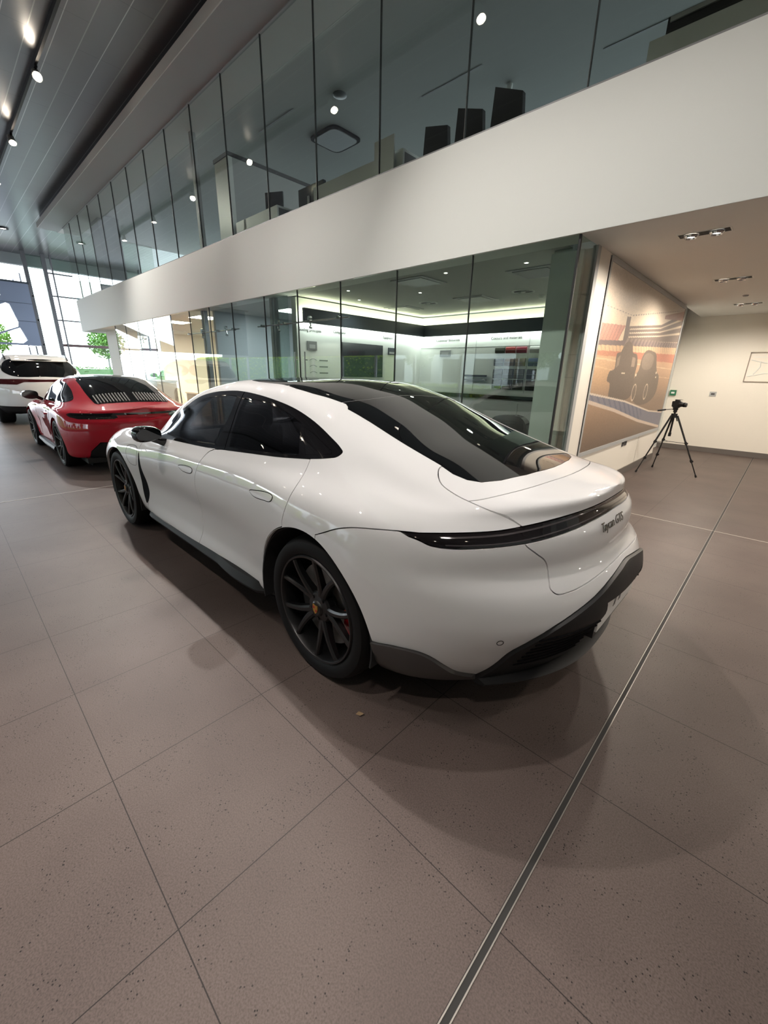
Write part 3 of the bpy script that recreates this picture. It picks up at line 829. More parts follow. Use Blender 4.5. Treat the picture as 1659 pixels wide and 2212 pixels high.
    # door mirrors
    def egg(c, d, n=16, m=12, cut=None):
        vs = []; fs = []
        for i in range(m + 1):
            th = math.pi * i / m
            for k in range(n):
                ph = 2 * math.pi * k / n
                p = Vector((math.cos(th), math.sin(th) * math.cos(ph), math.sin(th) * math.sin(ph)))
                p = Vector([math.copysign(abs(q) ** .75, q) for q in p])
                vs.append((c[0] + p.x * d[0], c[1] + p.y * d[1] * (1 - .12 * p.x), c[2] + p.z * d[2] * (1 + .18 * p.y * -1)))
        for i in range(m):
            for k in range(n):
                fs.append((i * n + k, (i + 1) * n + k, (i + 1) * n + (k + 1) % n, i * n + (k + 1) % n))
        return vs, fs
    for s in (-1, 1):
        mc = (-1.89, s * .978, .977)
        vs, fs = egg((0, 0, 0), (.070, .094, .056), 24, 16)
        vs = [(mc[0] + min(a, .052) * 1.0, mc[1] - b * s * -1 * -1, mc[2] + c + .006 * b * 8 * -0) for a, b, c in vs]
        mb = MB(); mb.add(vs, fs)
        mo = mb.build('door_mirror', M_gloss_black, car, smooth=True, ang=50, merge=1e-5)
        mb = MB(); mb.prism([tuple(p) for p in crom([(mc[1] - .074, mc[2] - .030), (mc[1] - .080, mc[2] + .008), (mc[1] - .05, mc[2] + .036), (mc[1] + .05, mc[2] + .038), (mc[1] + .078, mc[2] + .012), (mc[1] + .072, mc[2] - .026), (mc[1] + .01, mc[2] - .040)], 4, True)], 'x', mc[0] + .048, mc[0] + .0535)
        mb.build('mirror_glass', M_mirror, mo)
        mb = MB(); mb.tube([(mc[0] + .01, s * .95, .945), (mc[0] - .0, s * .915, .922), (mc[0] - .01, s * .86, .90)], [.028, .022, .032], 12)
        mb.build('mirror_arm', M_gloss_black, mo, smooth=True)
    # arches and wheels
    for s in (-1, 1):
        liner(car, RR, .33, .432, s * .60 if s > 0 else -.965, s * .965 if s > 0 else -.60) if 0 else None
    for cx, R in ((RR, .4225), (-2.875, .4125)):
        for s in (-1, 1):
            ya, yb = s * .945, s * .60
            mb = MB(); N = 30; vs = []
            for i in range(N + 1):
                t = math.radians(-12) + math.radians(204) * i / N
                for rr, yy in ((R - .004, ya), (R + .004, ya), (R + .004, yb), (R - .004, yb)):
                    vs.append((cx + rr * math.cos(t), yy, .33 + rr * math.sin(t)))
            fs = [(i * 4 + k, i * 4 + (k + 1) % 4, (i + 1) * 4 + (k + 1) % 4, (i + 1) * 4 + k) for i in range(N) for k in range(4)]
            fs += [(3, 2, 1, 0), tuple(N * 4 + k for k in range(4))]
            mb.add(vs, fs)
            mb.prism([(cx + R * math.cos(math.radians(-12) + math.radians(204) * i / N), .33 + R * math.sin(math.radians(-12) + math.radians(204) * i / N)) for i in range(N + 1)], 'y', min(yb, yb + s * .01), max(yb, yb + s * .01))
            mb.build('wheel_arch_liner', M_inner, car, smooth=True, ang=40, merge=1e-6)
    for x, ca in ((0.0, 1.75), (-2.90, -1.75)):
        make_wheel(car, (x, -.948, .357), -1, cal_ang=ca)
        make_wheel(car, (x, .948, .357), 1, cal_ang=ca)
    return car
# ------------------------------------------------------------------ the red coupe and the white estate behind
XC = [-3.44, -3.3, -3.0, -2.45, -2.0, -1.75, -1.5, -1.2, -.9, -.5, -.1, .3, .6, .85]
COUPE = dict(
    x=XC, ne=24,
    P=[([0] * 14, [.15] * 12 + [.17, .2]),
       ([.74] * 14, [.15] * 12 + [.17, .2]),
       ([.80, .83, .85, .86, .85, .85, .85, .85, .86, .88, .90, .90, .87, .83], [.22] * 14),
       ([.80, .86, .89, .91, .87, .86, .86, .86, .87, .90, .93, .93, .90, .86], [.36] * 14),
       ([.78, .88, .905, .92, .87, .855, .85, .86, .88, .915, .94, .94, .91, .88], [.52] * 14),
       ([.70, .84, .885, .905, .885, .875, .87, .87, .885, .91, .925, .925, .895, .865], [.56, .62, .66, .67, .67, .67, .67, .67, .67, .68, .69, .69, .68, .67]),
       ([.55, .75, .82, .85, .86, .86, .86, .86, .865, .885, .90, .89, .85, .82], [.60, .68, .74, .78, .78, .78, .79, .80, .81, .82, .83, .82, .80, .785]),
       ([.45, .65, .72, .76, .78, .79, .80, .80, .80, .80, .80, .80, .78, .77], [.62, .71, .78, .825, .82, .825, .84, .86, .87, .88, .885, .87, .85, .835]),
       ([.36, .5, .56, .6, .66, .75, .73, .71, .70, .70, .68, .67, .68, .69], [.625, .70, .755, .80, .84, .87, .94, 1.02, 1.04, 1.04, 1.0, .93, .88, .855]),
       ([.3, .4, .45, .48, .6, .71, .66, .61, .58, .57, .57, .56, .57, .58], [.63, .695, .745, .79, .85, .92, 1.07, 1.18, 1.22, 1.20, 1.11, .99, .905, .868]),
       ([.2, .3, .32, .36, .5, .64, .57, .51, .48, .47, .46, .46, .46, .46], [.63, .695, .74, .785, .86, .95, 1.12, 1.235, 1.265, 1.25, 1.17, 1.04, .93, .875]),
       ([.1, .15, .16, .18, .26, .33, .3, .27, .25, .25, .25, .25, .25, .25], [.63, .69, .74, .785, .865, .97, 1.145, 1.265, 1.293, 1.275, 1.2, 1.07, .945, .882]),
       ([0] * 14, [.63, .69, .74, .785, .87, .975, 1.155, 1.275, 1.30, 1.282, 1.21, 1.08, .95, .885])],
    rear=(.1, .98, 2.8, 2.3), front=(-2.6, -3.48, 2.2, 2.0), wr=(.3, .95), wf=(-2.9, -3.4),
    warp_r=[(.1, -.16), (.3, -.07), (.45, 0), (.6, .015), (.70, .01), (.76, -.025), (.82, -.03), (.86, -.03), (.92, -.03)],
    warp_f=[(.1, .06), (.4, 0), (.6, .05), (.8, .15)])
XU = [-3.75, -3.5, -3.2, -2.85, -2.4, -2.1, -1.8, -1.4, -1.0, -.5, 0, .4, .65, .85]
ESTATE = dict(
    x=XU, ne=24,
    P=[([0] * 14, [.26, .24] + [.22] * 9 + [.24, .27, .30]),
       ([.80] * 14, [.26, .24] + [.22] * 9 + [.24, .27, .30]),
       ([.84, .88, .90, .91, .90, .90, .90, .90, .90, .91, .92, .91, .89, .86], [.33] * 14),
       ([.86, .92, .94, .96, .93, .915, .915, .915, .92, .94, .96, .955, .93, .90], [.50] * 14),
       ([.84, .92, .95, .97, .935, .92, .915, .92, .93, .95, .975, .965, .94, .91], [.68] * 14),
       ([.80, .90, .94, .955, .94, .93, .93, .93, .935, .945, .96, .95, .93, .90], [.80, .82, .83, .84, .84, .84, .84, .84, .85, .86, .87, .87, .87, .87]),
       ([.70, .83, .88, .90, .90, .90, .90, .90, .90, .90, .91, .90, .88, .86], [.84, .90, .93, .95, .96, .96, .965, .97, .98, .99, 1.0, 1.0, 1.0, 1.0]),
       ([.60, .73, .78, .80, .83, .85, .855, .86, .86, .86, .855, .85, .83, .81], [.85, .93, .97, 1.0, 1.02, 1.03, 1.04, 1.05, 1.06, 1.08, 1.10, 1.11, 1.10, 1.09]),
       ([.5, .6, .65, .68, .74, .80, .79, .78, .78, .78, .78, .78, .775, .76], [.855, .93, .97, 1.0, 1.03, 1.06, 1.16, 1.25, 1.28, 1.29, 1.29, 1.27, 1.24, 1.22]),
       ([.4, .5, .5, .52, .6, .76, .72, .68, .66, .655, .655, .655, .66, .65], [.855, .93, .965, .995, 1.035, 1.09, 1.30, 1.46, 1.515, 1.52, 1.505, 1.475, 1.43, 1.40]),
       ([.3, .36, .38, .4, .46, .68, .64, .60, .58, .58, .58, .58, .58, .57], [.855, .925, .96, .99, 1.04, 1.12, 1.34, 1.52, 1.58, 1.585, 1.57, 1.535, 1.49, 1.46]),
       ([.15, .2, .2, .2, .24, .34, .32, .3, .3, .3, .3, .3, .3, .3], [.855, .925, .96, .99, 1.045, 1.14, 1.37, 1.555, 1.61, 1.615, 1.60, 1.56, 1.515, 1.485]),
       ([0] * 14, [.855, .925, .96, .99, 1.05, 1.145, 1.38, 1.565, 1.62, 1.625, 1.61, 1.57, 1.52, 1.49])],
    rear=(.1, .97, 3.0, 2.6), front=(-3.1, -3.82, 2.4, 2.2), wr=(-.1, .9), wf=(-3.2, -3.75),
    warp_r=[(.1, -.16), (.35, -.05), (.5, .01), (.7, .02), (.9, 0), (1.05, -.04), (1.15, -.09), (1.3, -.20), (1.45, -.32), (1.52, -.30), (1.7, -.30)],
    warp_f=[(.1, .08), (.5, 0), (.8, .05), (1.0, .15)])

M_slat = pbr('lid_slat', (.45, .43, .42), .3, .3)
def simple_mirror(car, x, s, z, yb, m):
    mb = MB()
    P = crom([(s * (yb + .05), z - .05), (s * (yb + .04), z + .04), (s * (yb + .12), z + .07), (s * (yb + .22), z + .05), (s * (yb + .25), z), (s * (yb + .2), z - .055)], 4, True)
    mb.prism([tuple(p) for p in P], 'x', x - .06, x + .05)
    mb.tube([(x, s * (yb + .08), z - .02), (x, s * (yb - .02), z - .08)], [.03, .025], 8)
    return mb.build('door_mirror', m, car, smooth=True, ang=40)

def car_base(T, car, wb, arch, nx, sub, paint):
    outer = loft_body(T, nx=nx, sub=sub)
    o = outer
    for cx in (0, -wb):
        for a, b in ((-1.3, -.58), (.58, 1.3)):
            o = boolean(o, solid_prism(arc_poly(cx, arch[0], arch[1], 40), 'y', a, b))
    proud = boolean(loft_body(T, nx=nx, sub=sub, inset=-.003), loft_body(T, nx=nx, sub=sub, inset=.012))
    return outer, o, proud

def side_part(proud, poly, name, mat, car, lo=-1.3, hi=-.45):
    a = boolean(proud, solid_prism(poly, 'y', lo, hi), 'INTERSECT', name, mat, car)
    return a, mirror_y(a, name, car)

def build_coupe(loc, rz):
    car = empty('sports_coupe_car', loc, rz, 'glossy red two-door sports coupe with slatted engine lid, parked beyond the nearest white car', 'car')
    outer, body, proud = car_base(COUPE, car, 2.45, (.335, .385), 120, 6, M_red)
    DLO = crom([(-1.68, .885), (-1.45, 1.03), (-1.2, 1.14), (-.9, 1.195), (-.55, 1.185), (-.25, 1.12), (0, 1.03), (.13, .965), (.08, .94), (-.5, .91), (-1.2, .895)], 4, True)
    body = boolean(body, solid_prism([(-4, 0), (2, 0), (2, .19), (-4, .19)], 'y', -1.3, 1.3))
    boolean(body, rearpoly := solid_prism([(-.74, -.1), (-.68, .30), (-.58, .43), (.58, .43), (.68, .30), (.74, -.1)], 'x', .4, 1.4), name='body_shell', mat=M_red, parent=car)
    m = MB(); m.bb((-3.3, -.74, .13), (.70, .74, .20)); m.build('underbody', M_black, car)
    boolean(boolean(outer, solid_prism([(-.735, .0), (-.675, .295), (-.575, .42), (.575, .42), (.675, .295), (.735, .0)], 'x', .45, 1.4), 'INTERSECT'), solid_prism([(-4, 0), (2, 0), (2, .17), (-4, .17)], 'y', -1.3, 1.3), name='rear_diffuser', mat=M_black, parent=car)
    side_part(proud, DLO, 'side_window', M_cargl_solid, car)
    top = lambda P: solid_prism(P, 'z', .6, 1.7)
    boolean(proud, top([(-1.0, -.44), (-.95, -.475), (-.5, -.47), (-.44, -.47), (-.44, .47), (-.5, .47), (-.95, .475), (-1.0, .44)]), 'INTERSECT', 'roof_panel', M_roofgl, car)
    RW = [(a, b) for a, b in crom([(-.42, -.455), (-.1, -.50), (.2, -.51), (.45, -.50), (.56, -.48), (.60, -.40), (.615, 0), (.60, .40), (.56, .48), (.45, .50), (.2, .51), (-.1, .50), (-.42, .455), (-.43, 0)], 3, True)]
    boolean(proud, top(RW), 'INTERSECT', 'rear_window', M_cargl_solid, car)
    WS = [(-1.06, -.46), (-1.3, -.50), (-1.72, -.62), (-1.80, -.4), (-1.85, 0), (-1.80, .4), (-1.72, .62), (-1.3, .50), (-1.06, .46)]
    boolean(proud, top(WS), 'INTERSECT', 'windscreen', M_cargl_solid, car)
    bm = bmesh.new(); bm.from_mesh(outer.data); bv = BVHTree.FromBMesh(bm); bm.free()
    for k in range(24):
        y = -.46 + .04 * k
        if abs(y) < .03: continue
        pts = []
        for x in (.36, .44, .52, .585):
            h = bv.ray_cast(Vector((x, y, 2)), Vector((0, 0, -1)))[0]
            pts.append(h + Vector((0, 0, .012)))
        m = MB(); m.tube(pts, .009, 6); m.build('engine_lid_slat', M_slat, car, smooth=True)
    strip = [(-.80, .782), (-.84, .80), (-.80, .817), (-.4, .821), (0, .822), (.4, .821), (.80, .817), (.84, .80), (.80, .782), (.4, .792), (0, .793), (-.4, .792)]
    boolean(proud, solid_prism(strip, 'x', .25, 1.4), 'INTERSECT', 'light_strip', M_light, car)
    for s in (-1, 1):
        L = [(s * .82, .765), (s * .84, .79), (s * .80, .800), (s * .35, .790), (s * .33, .765), (s * .38, .745), (s * .75, .742)]
        boolean(proud, solid_prism(L, 'x', .25, 1.4), 'INTERSECT', 'tail_light', M_light, car)
        m = MB()
        V = [(-1.0, .70), (-.35, .66)]
    def gapline(pts, name='door_gap'):
        out = [bv.ray_cast(Vector((x, -2, z)), Vector((0, 1, 0)))[0] for x, z in pts]
        m = MB(); m.tube([p for p in out if p], .003, 5); o = m.build(name, M_grille, car, smooth=True); mirror_y(o, name, car)
    gapline(crom([(-.42, .905), (-.40, .80), (-.42, .65), (-.50, .45), (-.60, .30)], 3)); gapline(crom([(-1.72, .87), (-1.80, .75), (-1.79, .5), (-1.75, .28)], 3))
    m = MB(); m.bb((-1.0, -.915, .70), (-.80, -.875, .725)); hd = m.build('door_handle', M_red, car); mirror_y(hd, 'door_handle', car)
    m = MB(); m.tube([(-2.0, -.86, .20), (-1.2, -.885, .20), (-.45, -.89, .20)], [.045, .05, .045], 8); sb = m.build('side_sill', M_black, car, smooth=True); mirror_y(sb, 'side_sill', car)
    for s in (-1, 1):
        simple_mirror(car, -1.55, s, .96, .80, M_gloss_black)
        make_wheel(car, (0, s * .915, .345), s, R=.345, W=.29, rim=.265, crest=False, cal_ang=1.6)
        make_wheel(car, (-2.45, s * .905, .335), s, R=.335, W=.25, rim=.255, crest=False, cal_ang=-1.6)
        for cx in (0, -2.45):
            m = MB(); m.lathe([(.06, s * .60), (.375, s * .60), (.375, s * .595), (.06, s * .595)], 'y', (cx, 0, .335), n=32, closed=True); m.build('wheel_arch_liner', M_inner, car)
    return car

def build_estate(loc, rz):
    car = empty('suv_car', loc, rz, 'tall white sport utility car with roof rails, farthest in the row, left edge', 'car')
    outer, body, proud = car_base(ESTATE, car, 2.85, (.37, .41), 110, 6, M_white)
    low = [(-4, 0), (2, 0), (2, .40), (.45, .44), (-.3, .36), (-2.6, .36), (-3.2, .42), (-4, .42)]
    boolean(body, solid_prism(low, 'y', -1.3, 1.3), name='body_shell', mat=M_white, parent=car)
    boolean(boolean(body, solid_prism(low, 'y', -1.3, 1.3), 'INTERSECT'), solid_prism([(-4, 0), (2, 0), (2, .2), (-4, .2)], 'y', -1.3, 1.3), name='lower_cladding', mat=M_black, parent=car)
    DLO = crom([(-2.0, 1.08), (-1.75, 1.25), (-1.45, 1.40), (-1.1, 1.46), (-.6, 1.47), (-.1, 1.45), (.25, 1.39), (.42, 1.28), (.40, 1.19), (-.3, 1.13), (-1.2, 1.09)], 4, True)
    side_part(proud, DLO, 'side_window', M_cargl_solid, car)
    RW = crom([(-.58, 1.11), (-.72, 1.22), (-.67, 1.38), (-.54, 1.475), (0, 1.49), (.54, 1.475), (.67, 1.38), (.72, 1.22), (.58, 1.11), (0, 1.10)], 4, True)
    boolean(proud, solid_prism(RW, 'x', .05, 1.4), 'INTERSECT', 'rear_window', M_cargl_solid, car)
    LT = [(-.86, .93), (-.88, 1.0), (-.84, 1.04), (-.5, 1.045), (0, 1.035), (.5, 1.045), (.84, 1.04), (.88, 1.0), (.86, .93), (.55, .92), (.42, .975), (0, .985), (-.42, .975), (-.55, .92)]
    boolean(proud, solid_prism(LT, 'x', .2, 1.4), 'INTERSECT', 'tail_light', M_lightred, car)
    boolean(proud, solid_prism([(-2.05, -.62), (-2.2, 0), (-2.05, .62), (-1.45, .54), (-1.42, 0), (-1.45, -.54)], 'z', 1.0, 1.8), 'INTERSECT', 'windscreen', M_cargl_solid, car)
    bm = bmesh.new(); bm.from_mesh(outer.data); bv = BVHTree.FromBMesh(bm); bm.free()
    for s in (-1, 1):
        pts = []
        for x in np.linspace(-1.35, .30, 12):
            h = bv.ray_cast(Vector((x, s * .60, 3)), Vector((0, 0, -1)))[0]; pts.append(h + Vector((0, 0, .035)))
        pts = [pts[0] - Vector((.05, 0, .04))] + pts + [pts[-1] + Vector((.06, 0, -.045))]
        m = MB(); m.tube(pts, .017, 8); m.build('roof_rail', M_chrome, car, smooth=True)
        simple_mirror(car, -1.85, s, 1.12, .85, M_gloss_black)
        make_wheel(car, (0, s * .945, .37), s, R=.37, W=.29, rim=.26, crest=False, caliper=None)
        make_wheel(car, (-2.85, s * .945, .37), s, R=.37, W=.27, rim=.26, crest=False, caliper=None)
    car.scale = (1.05, 1.05, 1.05)
    m = MB(); m.prism(crom([(.36, 1.56), (.55, 1.50), (.66, 1.455), (.64, 1.44), (.50, 1.46), (.36, 1.52)], 4, True), 'y', -.52, .52); m.build('roof_spoiler', M_white, car, smooth=True, ang=40)
    m = MB(); m.tube([(.83, -.1, 1.17), (.70, .1, 1.27)], .01, 6); m.build('rear_wiper', M_black, car)
    return car
# ------------------------------------------------------------------ room materials
def tile_floor():
    m = pbr('floor_tiles', (.17, .145, .13), .36, spec=.2); nt = m.node_tree; p = nt.nodes['Principled BSDF']; N = nt.nodes.new; L = nt.links.new
    tc = N('ShaderNodeTexCoord'); mp = N('ShaderNodeMapping'); L(tc.outputs['Object'], mp.inputs[0])
    mp.inputs['Location'].default_value = (.247, -.132, 0)
    br = N('ShaderNodeTexBrick'); L(mp.outputs[0], br.inputs[0])
    br.offset = 0; br.inputs['Scale'].default_value = 1.0; br.inputs['Brick Width'].default_value = .602; br.inputs['Row Height'].default_value = .602
    br.inputs['Mortar Size'].default_value = .0016; br.inputs['Mortar Smooth'].default_value = .1
    # slow cloudy variation, fine specks
    n1 = N('ShaderNodeTexNoise'); n1.inputs['Scale'].default_value = 1.6; n1.inputs['Detail'].default_value = 5; L(tc.outputs['Object'], n1.inputs[0])
    n2 = N('ShaderNodeTexNoise'); n2.inputs['Scale'].default_value = 210; n2.inputs['Detail'].default_value = 3; L(tc.outputs['Object'], n2.inputs[0])
    vo = N('ShaderNodeTexVoronoi'); vo.inputs['Scale'].default_value = 75; L(tc.outputs['Object'], vo.inputs[0])
    n3 = N('ShaderNodeTexNoise'); n3.inputs['Scale'].default_value = 9; L(tc.outputs['Object'], n3.inputs[0])
    c1 = N('ShaderNodeValToRGB'); c1.color_ramp.elements[0].color = (.082, .062, .056, 1); c1.color_ramp.elements[1].color = (.114, .089, .080, 1)
    c1.color_ramp.elements[0].position = .3; c1.color_ramp.elements[1].position = .7
    L(n1.outputs['Fac'], c1.inputs[0])
    c2 = N('ShaderNodeValToRGB'); c2.color_ramp.elements[0].position = .34; c2.color_ramp.elements[0].color = (.72, .70, .68, 1); c2.color_ramp.elements[1].position = .62; c2.color_ramp.elements[1].color = (1.16, 1.15, 1.14, 1)
    L(n2.outputs['Fac'], c2.inputs[0])
    mu = N('ShaderNodeMix'); mu.data_type = 'RGBA'; mu.blend_type = 'MULTIPLY'; mu.inputs[0].default_value = .8
    L(c1.outputs[0], mu.inputs['A']); L(c2.outputs[0], mu.inputs['B'])
    # dark pits
    c3 = N('ShaderNodeValToRGB'); c3.color_ramp.elements[0].position = .12; c3.color_ramp.elements[0].color = (1, 1, 1, 1); c3.color_ramp.elements[1].position = .20; c3.color_ramp.elements[1].color = (0, 0, 0, 1)
    L(vo.outputs['Distance'], c3.inputs[0])
    c4 = N('ShaderNodeValToRGB'); c4.color_ramp.elements[0].position = .44; c4.color_ramp.elements[1].position = .58
    L(n3.outputs['Fac'], c4.inputs[0])
    mm = N('ShaderNodeMath'); mm.operation = 'MULTIPLY'; L(c3.outputs[0], mm.inputs[0]); L(c4.outputs[0], mm.inputs[1])
    m3 = N('ShaderNodeMix'); m3.data_type = 'RGBA'; m3.inputs['B'].default_value = (.012, .009, .008, 1)
    L(mm.outputs[0], m3.inputs[0]); L(mu.outputs['Result'], m3.inputs['A'])
    m4 = N('ShaderNodeMix'); m4.data_type = 'RGBA'; m4.inputs['B'].default_value = (.022, .017, .015, 1)
    L(br.outputs['Fac'], m4.inputs[0]); L(m3.outputs['Result'], m4.inputs['A']); L(m4.outputs['Result'], p.inputs['Base Color'])
    rr = N('ShaderNodeMath'); rr.operation = 'MULTIPLY_ADD'; rr.inputs[1].default_value = .2; rr.inputs[2].default_value = .36
    L(n2.outputs['Fac'], rr.inputs[0]); L(rr.outputs[0], p.inputs['Roughness'])
    bp = N('ShaderNodeBump'); bp.inputs['Strength'].default_value = .18; bp.inputs['Distance'].default_value = .0012
    iv = N('ShaderNodeMath'); iv.operation = 'SUBTRACT'; L(n2.outputs['Fac'], iv.inputs[0]); L(br.outputs['Fac'], iv.inputs[1])
    L(iv.outputs[0], bp.inputs['Height']); L(bp.outputs[0], p.inputs['Normal'])
    return m
def ceiling_panels():
    m = pbr('ceiling_metal', (.09, .09, .095), .30, .7); nt = m.node_tree; p = nt.nodes['Principled BSDF']; N = nt.nodes.new; L = nt.links.new
    tc = N('ShaderNodeTexCoord'); mp = N('ShaderNodeMapping'); L(tc.outputs['Object'], mp.inputs[0]); mp.inputs['Location'].default_value = (.2, .37, 0)
    br = N('ShaderNodeTexBrick'); L(mp.outputs[0], br.inputs[0]); br.offset = 0
    br.inputs['Scale'].default_value = 1; br.inputs['Brick Width'].default_value = 900; br.inputs['Row Height'].default_value = .31
    br.inputs['Mortar Size'].default_value = .007; br.inputs['Color1'].default_value = (.22, .224, .236, 1); br.inputs['Color2'].default_value = (.25, .254, .268, 1)
    br.inputs['Mortar'].default_value = (.60, .60, .61, 1); br.inputs['Mortar Smooth'].default_value = .4
    b2 = N('ShaderNodeTexBrick'); L(mp.outputs[0], b2.inputs[0]); b2.offset = .5; b2.offset_frequency = 2
    b2.inputs['Scale'].default_value = 1; b2.inputs['Brick Width'].default_value = 1.55; b2.inputs['Row Height'].default_value = .62
    b2.inputs['Mortar Size'].default_value = .004; b2.inputs['Mortar Smooth'].default_value = .3
    mx = N('ShaderNodeMix'); mx.data_type = 'RGBA'; mx.inputs['B'].default_value = (.06, .06, .065, 1)
    hf = N('ShaderNodeMath'); hf.operation = 'MULTIPLY'; hf.inputs[1].default_value = .5
    L(b2.outputs['Fac'], hf.inputs[0]); L(hf.outputs[0], mx.inputs[0]); L(br.outputs['Color'], mx.inputs['A']); L(mx.outputs['Result'], p.inputs['Base Color'])
    n = N('ShaderNodeTexNoise'); n.inputs['Scale'].default_value = 1.2; L(tc.outputs['Object'], n.inputs[0])
    b = N('ShaderNodeBump'); b.inputs['Strength'].default_value = .12; b.inputs['Distance'].default_value = .05; L(n.outputs['Fac'], b.inputs['Height']); L(b.outputs[0], p.inputs['Normal'])
    return m
M_floor = tile_floor()
M_ceil = ceiling_panels()
M_wallw = noise_bump(pbr('wall_white', (.80, .825, .79), .6), 120, .05, .001)
M_warm = noise_bump(pbr('wall_cream', (.84, .80, .72), .6), 120, .05, .001)
M_lowceil = noise_bump(pbr('ceiling_cream', (.78, .78, .75), .6), 120, .05, .001)
M_grey = pbr('frame_grey', (.23, .235, .24), .45, .3)
M_dgrey = pbr('dark_grey', (.06, .06, .065), .5)
M_lgrey = pbr('light_grey', (.42, .43, .43), .5)
M_pane = glass('pane', (.80, .86, .83), 1, 1.5)
M_pane_up = glass('pane_upper', (.85, .88, .85), 1, 1.5)
M_pane_clear = glass('pane_clear', (.93, .95, .93), 1, 1.42)
M_joint = pbr('glass_joint', (.02, .022, .022), .5)
M_steel = pbr('steel', (.45, .45, .46), .25, 1)
M_base = pbr('baseboard_tile', (.14, .125, .115), .4)
M_led = pbr('led_warm', (1, 1, 1), .5, emit=(1, .93, .68), es=9)
M_ledw = pbr('led_white', (1, 1, 1), .5, emit=(1, .99, .96), es=11)
M_panel_on = pbr('ceiling_panel_lit', (1, 1, 1), .5, emit=(1, .90, .70), es=38)
M_bulb = pbr('lamp_lens', (1, 1, 1), .3, emit=(1, .86, .68), es=90)
M_bulb_s = pbr('lamp_lens_small', (1, 1, 1), .3, emit=(1, .93, .82), es=30)
M_office_ceil = pbr('office_ceiling', (.52, .53, .50), .8)
M_carpet = pbr('office_carpet', (.08, .085, .085), .9)
M_screen = pbr('screen_black', (.015, .018, .025), .12, 0, .3)
M_desk = pbr('desk_white', (.72, .74, .73), .4)
M_slate = pbr('slate_panel', (.035, .045, .06), .35)
M_bluegrey = pbr('wall_blue_grey', (.40, .42, .44), .6)

def S(o): o['kind'] = 'structure'; return o
def sbox(name, a, b, m, parent=None):
    mb = MB(); mb.bb(a, b); o = mb.build(name, m, parent)
    return S(o) if parent is None else o

# ------------------------------------------------------------------ shell of the showroom
YF = 4.175; ZB = 2.62; ZT = 3.642; ZG = 5.88
sbox('floor', (-60, -30, -.2), (7, 13, 0), M_floor)
sbox('ceiling', (-27.2, -6.2, 6.2), (7, 4.4, 6.35), M_ceil)
sbox('ceiling_far', (-27.2, 4.4, 6.2), (-20.2, 9.0, 6.35), M_ceil)
sbox('wall_mezzanine', (-19.4, YF, ZB), (7, YF + .30, ZT), M_wallw)
sbox('floor_upper', (-19.4, YF + .30, 3.4), (7, 13, 3.60), M_carpet)
sbox('ceiling_upper', (-20.2, YF + .62, 6.02), (7, 13, 6.12), M_office_ceil)
sbox('ceiling_upper_bulkhead', (-20.2, YF, 5.90), (7, YF + .62, 6.12), M_lowceil)
# soffit over the gallery with its thin fascia, shadow gap above
sbox('ceiling_soffit', (-20.0, 3.60, 5.88), (7, YF + .01, 5.90), M_lgrey)
sbox('trim_1', (-20.0, 3.585, 5.875), (7, 3.60, 6.03), M_wallw)
sbox('trim_2', (-20.0, 3.72, 5.90), (7, 3.76, 6.2), M_dgrey)
# walls out of sight that close the room
sbox('wall_behind_camera', (-30, -6.35, 2.2), (7, -6.2, 6.3), M_dgrey)
sbox('wall_behind_camera_low', (-4.6, -6.35, 0), (7, -6.2, 2.2), M_wallw)
sbox('wall_behind_camera_plinth', (-30, -6.35, 0), (-4.6, -6.2, .28), M_dgrey)
sbox('wall_near', (7, -6.35, 0), (7.15, 13, 6.3), M_wallw)
# floor channel
mb = MB(); mb.bb((-.243, -6, -.0), (-.2265, 10.85, .0012))
S(mb.build('trim_3', pbr('floor_channel_dark', (.012, .011, .010), .7)))
for x in (-.2445, -.2250):
    sbox('trim_4', (x - .0018, -6, 0), (x + .0018, 10.85, .003), pbr('channel_edge', (.22, .20, .18), .4, .4))

M_seam = pbr('floor_seam_pale', (.42, .38, .34), .5)
sbox('trim_90', (-5.955, -6, 0), (-5.940, 4.1, .0012), M_seam)
sbox('trim_91', (-1.62, 5.06, 0), (7, 5.072, .0012), M_seam)

# ------------------------------------------------------------------ the lower glazing
def pane(a, b, m, name, j=.006):
    return sbox(name, a, b, m)
LX = [-1.66, -2.76, -3.835, -4.901, -5.93, -6.90]
n = 0
for i in range(len(LX) - 1):
    n += 1; pane((LX[i + 1] + .004, YF + .03, .02), (LX[i] - .004, YF + .042, ZB), M_pane, 'window_%d' % n)
LX2 = [-6.90, -8.05, -9.02, -10.0, -11.07, -12.256, -13.4, -14.5, -15.5]
for i in range(len(LX2) - 1):
    n += 1; pane((LX2[i + 1] + .004, YF + .03, .02), (LX2[i] - .004, YF + .042, ZB), M_pane_clear if i > 2 else M_pane, 'window_%d' % n)
for x in LX[1:] + LX2[1:]:
    sbox('trim_5', (x - .004, YF + .025, .02), (x + .004, YF + .047, ZB), M_joint)
n += 1; pane((-1.672, YF + .05, .02), (-1.66, 4.62, ZB), M_pane, 'window_%d' % n)
sbox('trim_6', (-1.672, YF + .022, .02), (-1.652, YF + .044, ZB), M_joint)
sbox('trim_7', (-15.5, YF + .0, 0), (-1.64, YF + .07, .02), M_steel)
sbox('trim_8', (-1.69, 4.62, 0), (-1.64, 4.70, ZB), M_lgrey)
